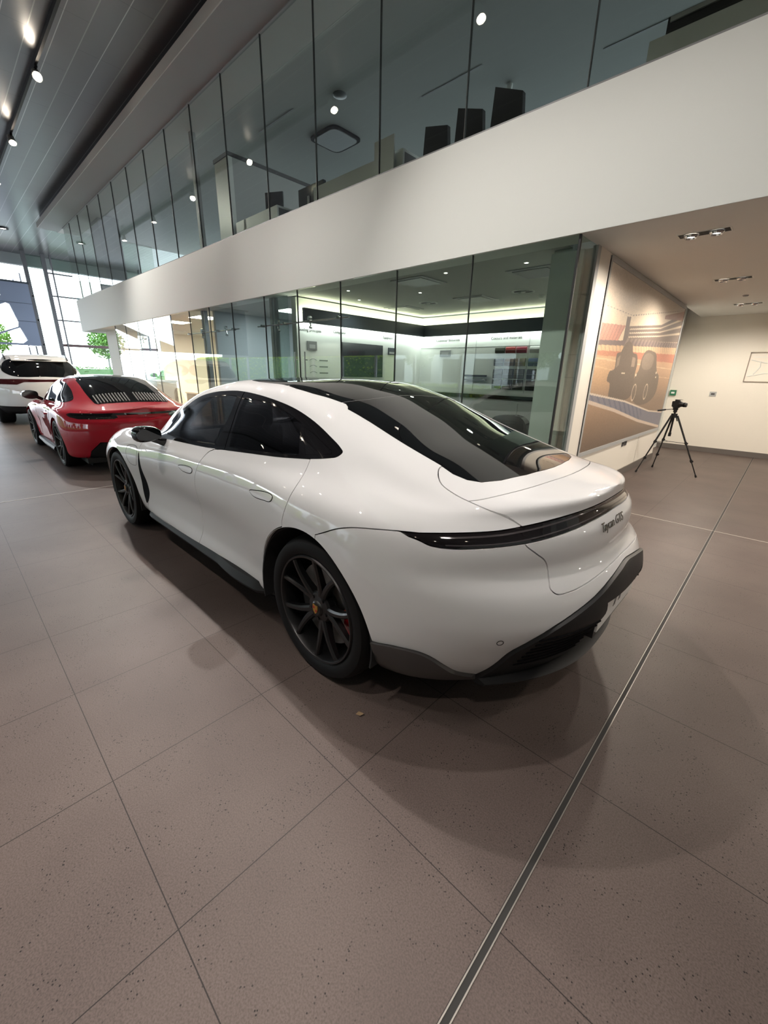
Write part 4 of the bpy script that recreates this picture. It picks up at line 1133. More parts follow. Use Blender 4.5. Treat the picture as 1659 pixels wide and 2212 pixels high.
# return wall with the mural
sbox('wall_right', (-1.90, 4.70, 0), (-1.64, 9.13, ZB), M_warm)
sbox('wall_right_lining', (-2.08, 4.66, 0), (-1.90, 13, 2.9), M_wallw); sbox('wall_right_return', (-2.08, 4.60, 0), (-1.76, 4.66, 2.6), M_wallw)
sbox('baseboard_right', (-1.64, 4.75, 0), (-1.625, 9.14, .105), M_base)
sbox('wall_back', (-2.0, 10.85, 0), (7, 11.0, 2.9), M_warm)
sbox('baseboard_back', (-1.9, 10.835, 0), (7, 10.85, .10), M_base)
sbox('ceiling_lower', (-1.66, YF + .30, ZB), (7, 11, ZB + .12), M_lowceil)
sbox('ceiling_lower_edge', (-1.66, YF + .002, ZB - .002), (7, YF + .31, ZB), M_lowceil)

# ------------------------------------------------------------------ upper glazing
UX = [5.4, 4.2, 3.0, 1.8, .6, -.59, -1.786, -2.967, -4.16, -5.347, -6.552, -7.75, -8.95, -10.15, -11.35, -12.55, -13.75, -14.95, -16.15, -17.35, -18.5, -19.35]
for i in range(5, len(UX) - 1):
    n += 1; pane((UX[i + 1] + .004, YF + .02, ZT), (UX[i] - .004, YF + .032, ZG + .02), M_pane_up, 'window_%d' % n)
for x in UX[5:-1]:
    sbox('trim_9', (x - .0035, YF + .012, ZT), (x + .0035, YF + .037, ZG), M_joint)
n += 1; pane((-19.36, YF + .03, ZT), (-19.348, 7.0, ZG), M_pane_up, 'window_%d' % n)
sbox('trim_10', (-19.4, YF + .0, ZG - .01), (7, YF + .05, ZG + .012), M_lgrey)
sbox('trim_11', (-19.4, YF + .0, ZT), (7, YF + .05, ZT + .012), M_grey)

# ------------------------------------------------------------------ lounge behind the glass (walls, ceiling, cove)
sbox('ceiling_lounge', (-9.6, YF + .31, ZB + .02), (-1.9, 12, ZB + .12), M_office_ceil)
sbox('wall_lounge_back', (-6.5, 8.0, 0), (-1.9, 8.1, 2.62), M_wallw)
sbox('wall_lounge_left', (-6.6, 4.55, 0), (-6.47, 8.1, 2.62), M_wallw)
sbox('trim_12', (-6.47, 7.80, 2.21), (-2.0, 7.86, 2.44), M_slate)
sbox('trim_13', (-6.30, 4.56, 2.21), (-6.24, 7.86, 2.44), M_slate)
sbox('trim_14', (-6.46, 7.86, 2.40), (-2.0, 7.99, 2.42), M_led)
sbox('trim_15', (-6.46, 4.60, 2.40), (-6.31, 7.86, 2.42), M_led)
sbox('trim_16', (-6.46, 7.88, 2.20), (-2.0, 7.99, 2.22), M_ledw)
sbox('trim_17', (-6.46, 4.60, 2.20), (-6.32, 7.88, 2.22), M_ledw)
for z in (1.98,):
    sbox('trim_18', (-6.46, 7.994, z), (-2.0, 7.999, z + .006), M_lgrey)
for x in (-5.0, -3.83): sbox('trim_19', (x, 7.994, 1.1), (x + .006, 7.999, 2.2), M_lgrey)
sbox('wall_lounge_far', (-9.7, 4.6, 0), (-9.6, 12, 2.7), M_bluegrey)
sbox('wall_corridor_back', (-9.6, 7.2, 0), (-6.6, 7.3, 2.7), M_bluegrey)
# pale standing frame posts at the openings
for x in (-6.95, -9.72):
    sbox('trim_20', (x - .035, 4.36, 0), (x + .035, 4.44, ZB), M_lgrey)
    sbox('trim_21', (x + .07, 4.36, 0), (x + .12, 4.44, ZB), M_grey)
sbox('window_80', (-6.9, 4.385, 0), (-6.47, 4.397, ZB), M_pane)
# warm office further along
sbox('ceiling_office', (-17.2, YF + .31, ZB + .02), (-9.7, 9.2, ZB + .12), M_lowceil)
sbox('wall_office_back', (-17.0, 8.6, 0), (-9.7, 8.7, 2.7), M_warm)
sbox('wall_office_left', (-17.1, 6.0, 0), (-17.0, 8.7, 2.7), M_warm)
M_orange = pbr('wall_orange', (.72, .42, .20), .6)
sbox('trim_22', (-16.9, 8.58, 0), (-16.0, 8.6, 2.6), M_orange)
sbox('trim_23', (-11.9, 8.58, .9), (-10.2, 8.6, 2.1), M_orange)
# column at the end of the gallery
sbox('wall_column', (-18.5, 4.7, 0), (-17.1, 5.3, ZB), M_warm)
sbox('wall_column_upper', (-18.0, 4.7, ZT), (-17.2, 5.3, ZG + .1), pbr('column_grey', (.24, .26, .27), .6))
sbox('ceiling_gallery_end', (-19.4, YF + .3, ZB - .0), (-15.5, 9.0, ZB + .08), M_wallw)

# ------------------------------------------------------------------ upper offices
sbox('wall_office_partition', (-9.03, 4.62, 3.6), (-8.49, 4.70, 5.14), M_desk)
sbox('wall_office_divider', (-8.60, 4.70, 3.6), (-8.49, 8.2, 5.14), M_lgrey)
sbox('trim_24', (-9.04, 4.60, 5.14), (-8.47, 8.22, 5.20), M_dgrey)
sbox('wall_upper_back', (-19.0, 12.8, 3.4), (7, 13, 4.2), M_office_ceil); sbox('wall_upper_back_head', (-19.0, 12.8, 5.6), (7, 13, 6.1), M_office_ceil)  # unseen gap between these two is added to let daylight onto the ceiling
sbox('trim_25', (-9.95, 4.6, 3.6), (-9.86, 4.7, 5.95), M_lgrey)
# ------------------------------------------------------------------ lighting tracks and lamps
def spot_head(x, y, z, aim, label, energy, group, cone=140):
    e = empty('track_spotlight', (x, y, z), 0, label, 'spotlight', group)
    d = (Vector(aim) - Vector((x, y, z))).normalized()
    q = d.to_track_quat('-Z', 'Y').to_matrix()
    def P(v): return q @ Vector(v)
    m = MB(); m.cyl((0, 0, .115), (0, 0, .07), .016, 10); m.bb((-.06, -.02, .095), (.06, .02, .117)); m.build('bracket', M_black, e)
    m = MB()
    m.tube([P((0, 0, .11)), P((0, 0, .105)), P((0, 0, 0)), P((0, 0, -.05))], [.045, .06, .068, .072], 20)
    m.build('lamp_head', M_lgrey, e, smooth=True)
    m = MB(); m.cyl(P((0, 0, -.051)), P((0, 0, -.054)), .058, 20); m.build('lens', M_bulb, e)
    l = bpy.data.lights.new('spot', 'SPOT'); l.energy = energy; l.color = (1.0, .93, .87); l.spot_size = math.radians(cone); l.spot_blend = .7; l.shadow_soft_size = .045
    o = bpy.data.objects.new('spot_light', l); COL.objects.link(o); o.parent = e
    o.matrix_local = Matrix.Translation(P((0, 0, -.07))) @ q.to_4x4()
    return e
names = ['nearest', 'second', 'third', 'fourth', 'fifth', 'sixth', 'seventh', 'eighth', 'ninth']
t = MB(); t.bb((-20, TRACK_Y - .02, 6.10), (5, TRACK_Y + .02, 6.14)); t.bb((-20, TRACK_Y - .011, 6.14), (5, TRACK_Y + .011, 6.2))
tag(t.build('lighting_track', M_black), 'long black lighting track along the dark ceiling above the cars', 'lighting track')
t = MB(); t.bb((-20, -1.62, 6.10), (5, -1.58, 6.14)); t.bb((-20, -1.611, 6.14), (5, -1.589, 6.2))
tag(t.build('lighting_track', M_black), 'second lighting track running behind the photographer, outside the picture', 'lighting track')
VIS = {-10.3: 'brightest glowing spotlight high at the left edge under the ceiling', -13.4: 'smaller glowing spotlight just below the brightest one on the track', -16.4: 'third spotlight down the track, cut off by the left picture edge'}
AIM = {-10.3: ((-3.2, 1.6, 0), 2.6, 70), -13.4: ((-9.5, 2.6, 0), 2.4, 120), -7.26: ((-3.4, 1.9, 0), 1.0, 90), -4.2: ((-1.2, 2.3, 0), 2.1, 90), -1.1: ((-1.0, 1.6, 0), 1.0, 110), -16.4: ((-15.6, 2, 0), .35, 130), -19.5: ((-18.7, 2, 0), .3, 130), 2.0: ((2.0, 2, 0), .4, 130)}
for i, x in enumerate(TRACK_X):
    am, k, cn_ = AIM.get(x, ((x + .8, TRACK_Y - .15, 0), .8, 130))
    spot_head(x, TRACK_Y, TRACK_Z, am, VIS.get(x, 'ceiling track spotlight outside the view, number %s along the track over the cars' % names[i]), SPOT_E * k, 'track spotlights over the cars', cn_)
def plain_head(x, y, z, label, group):
    e = empty('track_spotlight', (x, y, z), 0, label, 'spotlight', group)
    m = MB(); m.cyl((0, 0, .115), (0, 0, .07), .016, 10); m.bb((-.06, -.02, .095), (.06, .02, .117)); m.build('bracket', M_black, e)
    m = MB(); m.tube([(0, 0, .11), (0, 0, .105), (0, 0, 0), (0, 0, -.05)], [.045, .06, .068, .072], 20); m.build('lamp_head', M_lgrey, e, smooth=True)
    m = MB(); m.cyl((0, 0, -.051), (0, 0, -.054), .058, 20); m.build('lens', M_bulb, e)
BAIM = [((-.9, 1.3, .5), 0.8, 46), ((-.95, -.9, 0), 3.2, 42), ((-2.4, 1.1, .5), .8, 46), ((-7.8, 1.3, .4), .6, 60), ((-13.5, 1.3, .4), .6, 60)]
ordn = ['first', 'second', 'third', 'fourth', 'fifth', 'sixth', 'seventh', 'eighth', 'ninth', 'tenth']
for i, (x, y) in enumerate(TRACK_B):
    spot_head(x, y, TRACK_Z, BAIM[i][0], 'spotlight %s along the track behind the photographer' % names[i], SPOT_E * BAIM[i][1], 'track spotlights behind the photographer', BAIM[i][2])
for i, x in enumerate((3.2, .2, -2.6, -5.8, -7.2, -10.4, -12.2, -15.8)):
    plain_head(x, -1.6, TRACK_Z, 'smaller spotlight on the track behind the photographer, %s from the near wall' % ordn[i], 'track spotlights behind the photographer')
t = MB(); t.bb((-20, -4.42, 6.10), (5, -4.38, 6.14)); t.bb((-20, -4.411, 6.14), (5, -4.389, 6.2))
tag(t.build('lighting_track', M_black), 'third lighting track close to the wall behind the photographer, outside the picture', 'lighting track')
for i, x in enumerate((2.5, .5, -1.5, -3.5, -5.5, -8.0, -11.0, -14.0)):
    plain_head(x, -4.4, TRACK_Z, 'spotlight on the rearmost track near the dark wall, %s from the near wall' % ordn[i], 'spotlights of the rearmost track')

def downlight(x, y, label, e, w=.36, dx=.12):
    t = empty('recessed_downlight', (x, y, ZB), 0, label, 'ceiling light', 'twin recessed downlights in the low ceiling')
    m = MB()
    for a, b in (((-w / 2 - .012, -dx / 2 - .012), (w / 2 + .012, -dx / 2)), ((-w / 2 - .012, dx / 2), (w / 2 + .012, dx / 2 + .012)), ((-w / 2 - .012, -dx / 2), (-w / 2, dx / 2)), ((w / 2, -dx / 2), (w / 2 + .012, dx / 2))):
        m.bb((a[0], a[1], -.004), (b[0], b[1], .001))
    m.build('frame', M_wallw, t)
    m = MB(); m.bb((-w / 2, -dx / 2, -.0022), (w / 2, dx / 2, -.0012)); m.build('housing', M_inner, t)
    for s in (-1, 1):
        m = MB(); m.lathe([(.050, -.004), (.054, -.012), (.045, -.028), (.036, -.010)], 'z', (s * w / 4, 0, 0), n=28, closed=True)
        h = m.build('lamp_ring', M_chrome, t, smooth=True)
        m = MB(); m.lathe([(0, -.012), (.036, -.014), (.036, -.008), (0, -.008)], 'z', (s * w / 4, 0, 0), n=24); m.build('bulb', M_bulb if s < 0 else M_bulb_s, h)
    l = bpy.data.lights.new('down', 'SPOT'); l.energy = e; l.color = (1, .89, .76); l.spot_size = math.radians(172); l.spot_blend = .6; l.shadow_soft_size = .06
    o = bpy.data.objects.new('spot_light', l); COL.objects.link(o); o.parent = t; o.location = (0, 0, -.05)
    return t
DL = [(-.86, 4.82), (-.85, 7.07), (-.85, 9.4), (1.6, 4.82), (1.6, 7.07), (1.6, 9.4), (4.2, 5.5), (4.2, 8.5)]
LB = ['nearest twin recessed downlight in the cream ceiling, closest to the white band', 'middle twin recessed downlight in the cream ceiling above the tripod', 'farthest small twin downlight near the back wall']
for i, (x, y) in enumerate(DL):
    downlight(x, y, LB[i] if i < 3 else 'recessed downlight outside the picture on the right, %s of that row' % names[i - 3], 125 if i < 3 else 110)
m = MB(); m.lathe([(0, -.018), (.03, -.015), (.04, 0), (0, 0)], 'z', (-.82, 8.5, ZB), n=20)
tag(m.build('smoke_detector', M_grey, smooth=True), 'tiny round detector on the cream ceiling between the two farther downlights', 'smoke detector')

# ------------------------------------------------------------------ mural
def mural():
    ny, nz = 480, 250
    Y0, Y1, Z0, Z1 = 5.035, 9.06, .585, 2.555
    Yg, Zg = np.meshgrid(np.linspace(Y0, Y1, ny), np.linspace(Z0, Z1, nz))
    C = np.zeros((nz, ny, 3))
    def c(r, g, b): return np.array([r, g, b]) / 255.0
    top = c(204, 197, 190); low = c(236, 208, 170)
    t = np.clip((Zg - 2.0) / .55, 0, 1)[..., None]
    C[:] = low * (1 - t) + top * t
    edge = np.clip((Yg - 7.6) / 1.5, 0, 1)[..., None] * .18
    C = C * (1 - edge) + c(96, 88, 96) * edge
    # sun bloom behind the stand
    bl = np.exp(-((Yg - 7.0) / 1.1) ** 2 - ((Zg - 2.0) / .28) ** 2)[..., None]
    C = C * (1 - .55 * bl) + c(252, 232, 190) * .55 * bl
    def interp(pts): 
        p = np.array(pts); return np.interp(Yg, p[:, 0], p[:, 1])
    def band(a, b, col, al=1.0, extra=None):
        m = (Zg <= interp(a)) & (Zg >= interp(b))
        if extra is not None: m &= extra
        C[m] = C[m] * (1 - al) + col * al
    def poly(P, col, al=1.0):
        P = np.array(P); m = np.zeros(Yg.shape, bool); j = len(P) - 1
        for i in range(len(P)):
            with np.errstate(divide='ignore', invalid='ignore'):
                k = ((P[i, 1] > Zg) != (P[j, 1] > Zg)) & (Yg < (P[j, 0] - P[i, 0]) * (Zg - P[i, 1]) / (P[j, 1] - P[i, 1] + 1e-12) + P[i, 0])
            m ^= k; j = i
        C[m] = C[m] * (1 - al) + col * al
        return m
    # flags along the roofs
    fl = interp([(5, 2.12), (6.1, 2.12), (9.1, 2.50)]) + .04
    m = (np.abs(Zg - fl) < .007) & ((Yg * 9) % 1 < .55); C[m] = c(120, 100, 92)
    # main stand with light and dark tiers
    tt = [(6.04, 2.035), (7.65, 2.19), (9.1, 2.50)]; tb = [(6.04, 1.86), (7.9, 1.97), (9.1, 2.04)]
    band(tt, tb, c(74, 58, 52), 1, Yg > 6.04)
    for k in range(3):
        f = lambda pts1, pts2, u: [(a[0], a[1] * (1 - u) + b[1] * u) for a, b in zip(pts1, pts2)]
        band(f(tt, tb, .16 + .25 * k), f(tt, tb, .24 + .25 * k), c(212, 190, 160), 1, Yg > 6.1)
    band([(7.76, 2.33), (9.1, 2.53)], [(7.76, 2.28), (9.1, 2.38)], c(120, 70, 60), .9, Yg > 7.76)
    poly([(5.9, 2.13), (6.06, 2.14), (6.06, 1.85), (5.9, 1.82)], c(58, 44, 42))
    m = poly([(5.03, 1.985), (5.90, 2.03), (5.68, 1.83), (5.03, 1.815)], c(196, 112, 92))
    st = m & (((Yg - Zg * .8) * 9) % 1 < .14); C[st] = c(120, 70, 62)
    band([(5, 1.815), (9.1, 2.03)], [(5, 1.765), (9.1, 1.95)], c(66, 50, 56))
    band([(6.0, 1.90), (9.1, 2.04)], [(6.0, 1.80), (9.1, 1.96)], c(128, 104, 92), .6, (Yg > 6.0) & (((Yg - Zg) * 6) % 1 < .5))
    band([(5, 1.765), (9.1, 1.95)], [(5, 1.70), (9.1, 1.84)], c(226, 176, 124))
    st = (Zg <= interp([(5, 1.765), (9.1, 1.95)])) & (Zg >= interp([(5, 1.70), (9.1, 1.84)])) & (((Yg + Zg * .9) * 7) % 1 < .16); C[st] = c(150, 108, 84)
    band([(5, 1.71), (9.1, 1.84)], [(5, 1.66), (9.1, 1.70)], c(184, 86, 58))
    # track
    g = np.clip((Zg - 1.1) / .55, 0, 1)[..., None]; tr = c(112, 84, 62) * (1 - g) + c(206, 150, 104) * g
    m = Zg < interp([(5, 1.665), (9.1, 1.70)]); C[m] = tr[m]
    band([(5, 1.645), (6.2, 1.63), (9.1, 1.60)], [(5, 1.625), (6.2, 1.615), (9.1, 1.59)], c(244, 214, 168), .8)
    band([(5, 1.56), (6.2, 1.50), (9.1, 1.45)], [(5, 1.545), (6.2, 1.49), (9.1, 1.44)], c(232, 196, 150), .7)
    gl = np.exp(-((Yg - 5.2) / .9) ** 2 - ((Zg - 1.5) / .22) ** 2)[..., None] * .45; C = C * (1 - gl) + c(236, 176, 110) * gl
    # two old racing cars, rear view, back-lit
    P = crom([(5.56, 1.40), (5.60, 1.50), (5.78, 1.54), (5.76, 1.70), (5.92, 1.74), (6.02, 1.83), (6.18, 1.87), (6.36, 1.84), (6.42, 1.76), (6.66, 1.73), (6.76, 1.62), (6.74, 1.48), (6.78, 1.22), (6.3, 1.14), (5.75, 1.18), (5.7, 1.36)], 4, True)
    poly(P, c(62, 46, 36)); poly([(5.82, 1.66), (5.92, 1.70), (5.92, 1.58), (5.82, 1.55)], c(120, 96, 78)); poly([(6.46, 1.70), (6.62, 1.69), (6.64, 1.58), (6.48, 1.58)], c(138, 112, 92)); poly([(6.1, 1.50), (6.26, 1.50), (6.26, 1.485), (6.1, 1.485)], c(226, 206, 176))
    P = crom([(6.80, 1.20), (6.76, 1.44), (6.90, 1.54), (6.94, 1.70), (7.08, 1.80), (7.42, 1.82), (7.74, 1.78), (7.86, 1.66), (8.0, 1.54), (8.22, 1.46), (8.26, 1.24), (8.0, 1.10), (7.2, 1.06)], 4, True)
    poly(P, c(70, 54, 42)); poly(crom([(6.98, 1.68), (7.1, 1.76), (7.4, 1.78), (7.64, 1.72), (7.6, 1.6), (7.05, 1.58)], 4, True), c(112, 92, 76), .8)
    for y, z in ((6.78, 1.47), (7.95, 1.52), (7.98, 1.45)): poly([(y, z + .02), (y + .06, z + .02), (y + .06, z - .01), (y, z - .01)], c(246, 226, 196))
    for y in (6.88, 7.55):
        r = np.abs(np.hypot((Yg - y) / .10, (Zg - 1.24) / .11) - 1) < .09; C[r] = c(200, 176, 150)
    # kerb
    w1 = [(5.03, 1.27), (6.5, 1.14), (8.03, .94), (9.05, .87)]; w2 = [(5.03, 1.17), (6.09, 1.03), (7.45, .81), (8.77, .64), (9.1, .60)]
    band(w1, w2, c(92, 92, 110))
    st = (Zg <= interp(w1)) & (Zg >= interp(w2)) & (((Yg + Zg * 1.4) * 5) % 1 < .35) & (Yg < 7.6); C[st] = c(64, 70, 96)
    band(w1, [(a, b - .022) for a, b in w1], c(214, 196, 178)); band([(a, b + .02) for a, b in w2], [(a, b - .022) for a, b in w2], c(206, 184, 166))
    g = np.clip((Zg - .55) / .6, 0, 1)[..., None]; gr = c(84, 66, 54) * (1 - g) + c(150, 112, 80) * g
    m = Zg < interp([(a, b - .022) for a, b in w2]); C[m] = gr[m]
    hz = (.22 + .20 * np.clip((Zg - .9) / .7, 0, 1))[..., None]; C = C * (1 - hz) + c(214, 204, 192) * hz
    rs = np.random.RandomState(3); C = np.clip(C * (1 + .03 * rs.randn(nz, ny, 1)), 0, 1)
    verts = np.stack([np.full(Yg.shape, -1.6295), Yg, Zg], -1).reshape(-1, 3)
    idx = np.arange(ny * nz).reshape(nz, ny)
    f = np.stack([idx[:-1, :-1], idx[:-1, 1:], idx[1:, 1:], idx[1:, :-1]], -1).reshape(-1, 4)
    me = bpy.data.meshes.new('printed_panel'); me.from_pydata(verts.tolist(), [], f.tolist())
    a = me.color_attributes.new('print', 'FLOAT_COLOR', 'POINT')
    lin = np.where(C <= .04045, C / 12.92, ((C + .055) / 1.055) ** 2.4)
    a.data.foreach_set('color', np.concatenate([lin, np.ones((nz, ny, 1))], -1).reshape(-1))
    mt = pbr('mural_print', (1, 1, 1), .45); nt = mt.node_tree; va = nt.nodes.new('ShaderNodeVertexColor'); va.layer_name = 'print'
    nt.links.new(va.outputs[0], nt.nodes['Principled BSDF'].inputs['Base Color'])
    me.materials.append(mt)
    e = empty('wall_mural', (-1.64, 7.05, .56), 0, 'large printed picture of old racing cars on a track, framed on the cream wall', 'picture')
    o = bpy.data.objects.new('printed_panel', me); link(o, e)
    o.matrix_parent_inverse = Matrix.Translation((1.64, -7.05, -.56))
    m = MB(); m.bb((-1.64, 5.0, .56), (-1.630, 9.10, 2.585))
    o = m.build('backing_board', M_wallw, e); o.matrix_parent_inverse = Matrix.Translation((1.64, -7.05, -.56))
    m = MB(); m.bb((-1.64, 5.0, .535), (-1.624, 9.12, .585)); m.bb((-1.64, 5.0, 2.555), (-1.624, 9.12, 2.605)); m.bb((-1.64, 5.0, .585), (-1.624, 5.035, 2.555)); m.bb((-1.64, 9.06, .585), (-1.624, 9.12, 2.555))
    o = m.build('frame', M_lgrey, e); o.matrix_parent_inverse = Matrix.Translation((1.64, -7.05, -.56))
mural()
for i, y in enumerate((6.90, 7.04)):
    t = empty('wall_socket', (-1.64, y, .51), 0, ('left' if i == 0 else 'right') + ' of two dark wall sockets under the racing picture', 'wall socket')
    m = MB(); m.bb((0, -.045, -.045), (.010, .045, .045)); m.build('face_plate', M_dgrey, t)
    m = MB(); m.bb((.010, -.03, -.012), (.013, -.008, .012)); m.build('outlet', M_gloss_black, t)
    m = MB(); m.bb((.010, .008, -.012), (.013, .03, .012)); m.build('outlet', M_gloss_black, t)
sbox('trim_30', (-1.6405, 7.81, .105), (-1.638, 7.814, .54), M_base)

# picture on the back wall, green call point, switch, small pipe
t = empty('framed_picture', (.05, 10.85, 1.68), 0, 'pale framed line drawing on the cream back wall at the right edge', 'picture')
m = MB()
for a, b in (((-.78, -.015, -.27), (.78, 0, -.255)), ((-.78, -.03, .255), (.78, 0, .27)), ((-.78, -.03, -.27), (-.765, 0, .27)), ((.765, -.03, -.27), (.78, 0, .27))): m.bb(a, b)
m.build('frame', pbr('frame_beige', (.30, .25, .20), .4), t)
m = MB(); m.bb((-.765, -.012, -.255), (.765, -.004, .255)); m.build('mount_board', M_warm, t)
m = MB(); m.bb((-.72, -.016, .175), (.70, -.012, .185)); m.tube([(-.74, -.014, .13), (-.55, -.014, .08), (-.1, -.014, .05), (.6, -.014, .07)], .007, 6); m.tube([(-.74, -.014, -.17), (-.5, -.014, -.11), (0, -.014, -.09), (.6, -.014, -.12)], .007, 6); m.tube([(-.60, -.014, .10), (-.59, -.014, 0), (-.66, -.014, -.13)], .009, 6)
m.build('drawing', M_wallw, t)
t = empty('call_point', (-1.82, 10.85, 1.16), 0, 'small green call point box on the back wall above the tripod', 'call point')
m = MB(); m.bb((-.055, -.04, -.055), (.055, 0, .055)); m.build('housing', pbr('call_green', (.02, .16, .08), .4), t)
m = MB(); m.bb((-.03, -.044, -.018), (.03, -.04, .018)); m.build('label_plate', M_wallw, t)
m = MB(); m.bb((-1.975, 10.80, 1.02), (-1.93, 10.85, 1.27))
tag(m.build('door_release', M_wallw), 'slim white rounded release bar beside the green call point', 'switch')
t = empty('light_switch', (-1.14, 10.85, 1.165), 0, 'small grey double switch plate on the back wall right of the camera', 'light switch')
m = MB(); m.bb((-.055, -.012, -.045), (.055, 0, .045)); m.build('face_plate', M_lgrey, t)
m = MB(); m.bb((-.03, -.017, -.018), (.03, -.012, .018)); m.build('rocker', M_dgrey, t)

# ------------------------------------------------------------------ tripod with a camera
def tripod():
    cx, cy = -1.221, 7.774
    feet = [(-.747, 7.755), (-1.504, 7.447), (-1.412, 8.121)]
    t = empty('tripod', (cx, cy, 0), 0, 'black photographic tripod standing on the tiles before the racing picture', 'tripod')
    apex = Vector((0, 0, .90))
    for fx, fy in feet:
        f = Vector((fx - cx, fy - cy, .012)); d = f - apex; st = apex + Vector((d.x, d.y, 0)).normalized() * .045
        m = MB(); m.tube([st, st + (f - st) * .46], [.014, .013], 8); m.tube([st + (f - st) * .44, st + (f - st) * .75], [.0105, .0105], 8); m.tube([st + (f - st) * .73, f], [.008, .008], 8)
        leg = m.build('leg', M_black_sat, t, smooth=True)
        for k in (.45, .74):
            p = st + (f - st) * k; m = MB(); m.tube([p - d.normalized() * .02, p + d.normalized() * .02], [.019, .017], 8); m.box(p + Vector((.016, 0, 0)), (.02, .016, .026)); m.build('leg_lock', M_black, leg)
        m = MB(); m.tube([f - d.normalized() * .035, f], [.013, .015], 8); m.build('rubber_foot', M_black, leg)
        k = st + (f - st) * .45
        m = MB(); m.cyl(k, (0, 0, k.z + .005), .004, 6); m.build('spreader_arm', M_black_sat, t)
    m = MB(); m.cyl((0, 0, .60), (0, 0, .98), .014, 12); m.cyl((0, 0, .585), (0, 0, .64), .02, 12); m.build('centre_column', M_black_sat, t, smooth=True)
    m = MB(); m.cyl((0, 0, .87), (0, 0, .93), .042, 16); m.cyl((.03, 0, .88), (.055, .01, .82), .007, 8); m.build('shoulder', M_black, t, smooth=True)
    m = MB(); m.cyl((0, 0, .95), (0, 0, 1.03), .026, 14); m.bb((-.035, -.02, .985), (.03, .02, 1.02)); m.bb((-.045, -.035, 1.02), (.045, .035, 1.032)); m.build('pan_head', M_black, t)
    m = MB(); m.tube([(-.02, -.01, 1.0), (-.11, -.06, .985), (-.12, -.065, .984), (-.21, -.115, .965)], [.005, .005, .012, .013], 8); m.build('pan_handle', M_black, t, smooth=True)
    c = empty('photo_camera', (cx, cy, 1.033), math.radians(-10), 'black interchangeable-lens camera with a raised hood mounted on the tripod', 'camera')
    m = MB(); P = [(-.055, 0), (.055, 0), (.06, .012), (.058, .075), (.03, .085), (.024, .098), (-.02, .1), (-.028, .084), (-.055, .08), (-.06, .07)]
    m.prism(P, 'y', -.03, .03); m.build('camera_body', M_black, c)
    m = MB(); m.tube([(.035, -.01, .04), (.075, -.015, .038), (.08, -.015, .038), (.135, -.022, .032), (.14, -.022, .032)], [.034, .034, .031, .031, .028], 20); ln = m.build('lens', M_black, c, smooth=True, ang=30)
    m = MB(); m.tube([(.10, -.018, .0356), (.115, -.0195, .034)], [.0335, .0335], 20); m.build('focus_ring', M_grille, ln)
    m = MB(); m.bb((-.03, -.03, .1), (.06, .03, .106)); m.bb((-.03, -.01, .09), (.0, .01, .1)); m.build('eyepiece_hood', M_black, c)
tripod()

# ------------------------------------------------------------------ lounge contents
t = empty('wall_screen', (-6.47, 6.125, 1.34), 0, 'big dark wall screen on the left lounge wall with the street mirrored in it', 'screen')
m = MB(); m.bb((0, -.56, 0), (.035, .56, .63)); m.build('bezel', M_gloss_black, t)
m = MB(); m.bb((.035, -.55, .01), (.038, .55, .62)); m.build('display', M_screen, t)
def wall_text(body, size, M, name, label, mat=None):
    o = text_mesh(body, size, mat or M_gloss_black, None, name, M, .001); tag(o, label, 'lettering'); return o
def Mback(x, z, y=7.993): return Matrix(((1, 0, 0, x), (0, 0, -1, y), (0, 1, 0, z), (0, 0, 0, 1)))
def Mleft(y, z, x=-6.463): return Matrix(((0, 0, 1, x), (1, 0, 0, y), (0, 1, 0, z), (0, 0, 0, 1)))
wall_text('Colours and materials', .075, Mback(-4.32, 2.135), 'wall_lettering', 'heading Colours and materials printed above the swatches')
wall_text('Customer favourites', .075, Mback(-5.72, 2.135), 'wall_lettering', 'heading over the small grey photo on the rear lounge wall')
wall_text('Guiding principles', .07, Mleft(4.83, 2.12), 'wall_lettering', 'heading at the near end of the left lounge wall')
wall_text('Configurator', .06, Mleft(5.52, 2.135), 'wall_lettering', 'heading Configurator above the dark wall screen')
wall_text('Equipment', .07, Mleft(6.86, 2.13), 'wall_lettering', 'heading right of the wall screen on the left lounge wall')
def board(name, a, b, mat, label, cat='picture', motif=None):
    t = empty(name, [(a[i] + b[i]) / 2 for i in range(3)], 0, label, cat)
    c = [(a[i] + b[i]) / 2 for i in range(3)]
    m = MB(); m.bb([a[i] - c[i] for i in range(3)], [b[i] - c[i] for i in range(3)]); m.build('board', mat, t)
    if motif:
        m = MB(); m.bb(*motif); m.build('motif', M_lgrey, t)
board('info_photo', (-6.465, 4.75, 1.79), (-6.455, 4.97, 1.94), M_grey, 'small grey photo panel at the near end of the left lounge wall', motif=((.005, -.06, -.045), (.007, .07, .02)))
board('info_photo', (-6.465, 6.87, 1.80), (-6.455, 7.12, 1.94), M_slate, 'small bluish photo panel right of the wall screen', motif=((.005, -.09, -.05), (.007, .08, -.01)))
board('info_photo', (-5.91, 7.985, 1.80), (-5.63, 7.995, 1.93), M_grey, 'small grey photo panel on the rear lounge wall near the corner', motif=((-.10, -.007, -.04), (.09, -.005, .02)))
for i, z in enumerate((1.62, 1.51, 1.40, 1.29)):
    m = MB(); pts = [(-6.462, 4.80 + .16 * k / 6, z + .025 * math.sin(math.pi * k / 6)) for k in range(7)]; m.tube(pts, .004, 5)
    m.bb((-6.465, 5.02, z - .01), (-6.462, 5.22, z + .012))
    tag(m.build('info_diagram', M_grey), 'thin arc drawing with text lines on the left lounge wall, row %s from the top' % ('one', 'two', 'three', 'four')[i], 'diagram')
m = MB(); m.bb((-5.19, 7.90, 1.395), (-4.67, 7.99, 1.43)); tag(m.build('display_shelf', M_gloss_black), 'slim black shelf on the rear lounge wall left of the swatches', 'shelf')
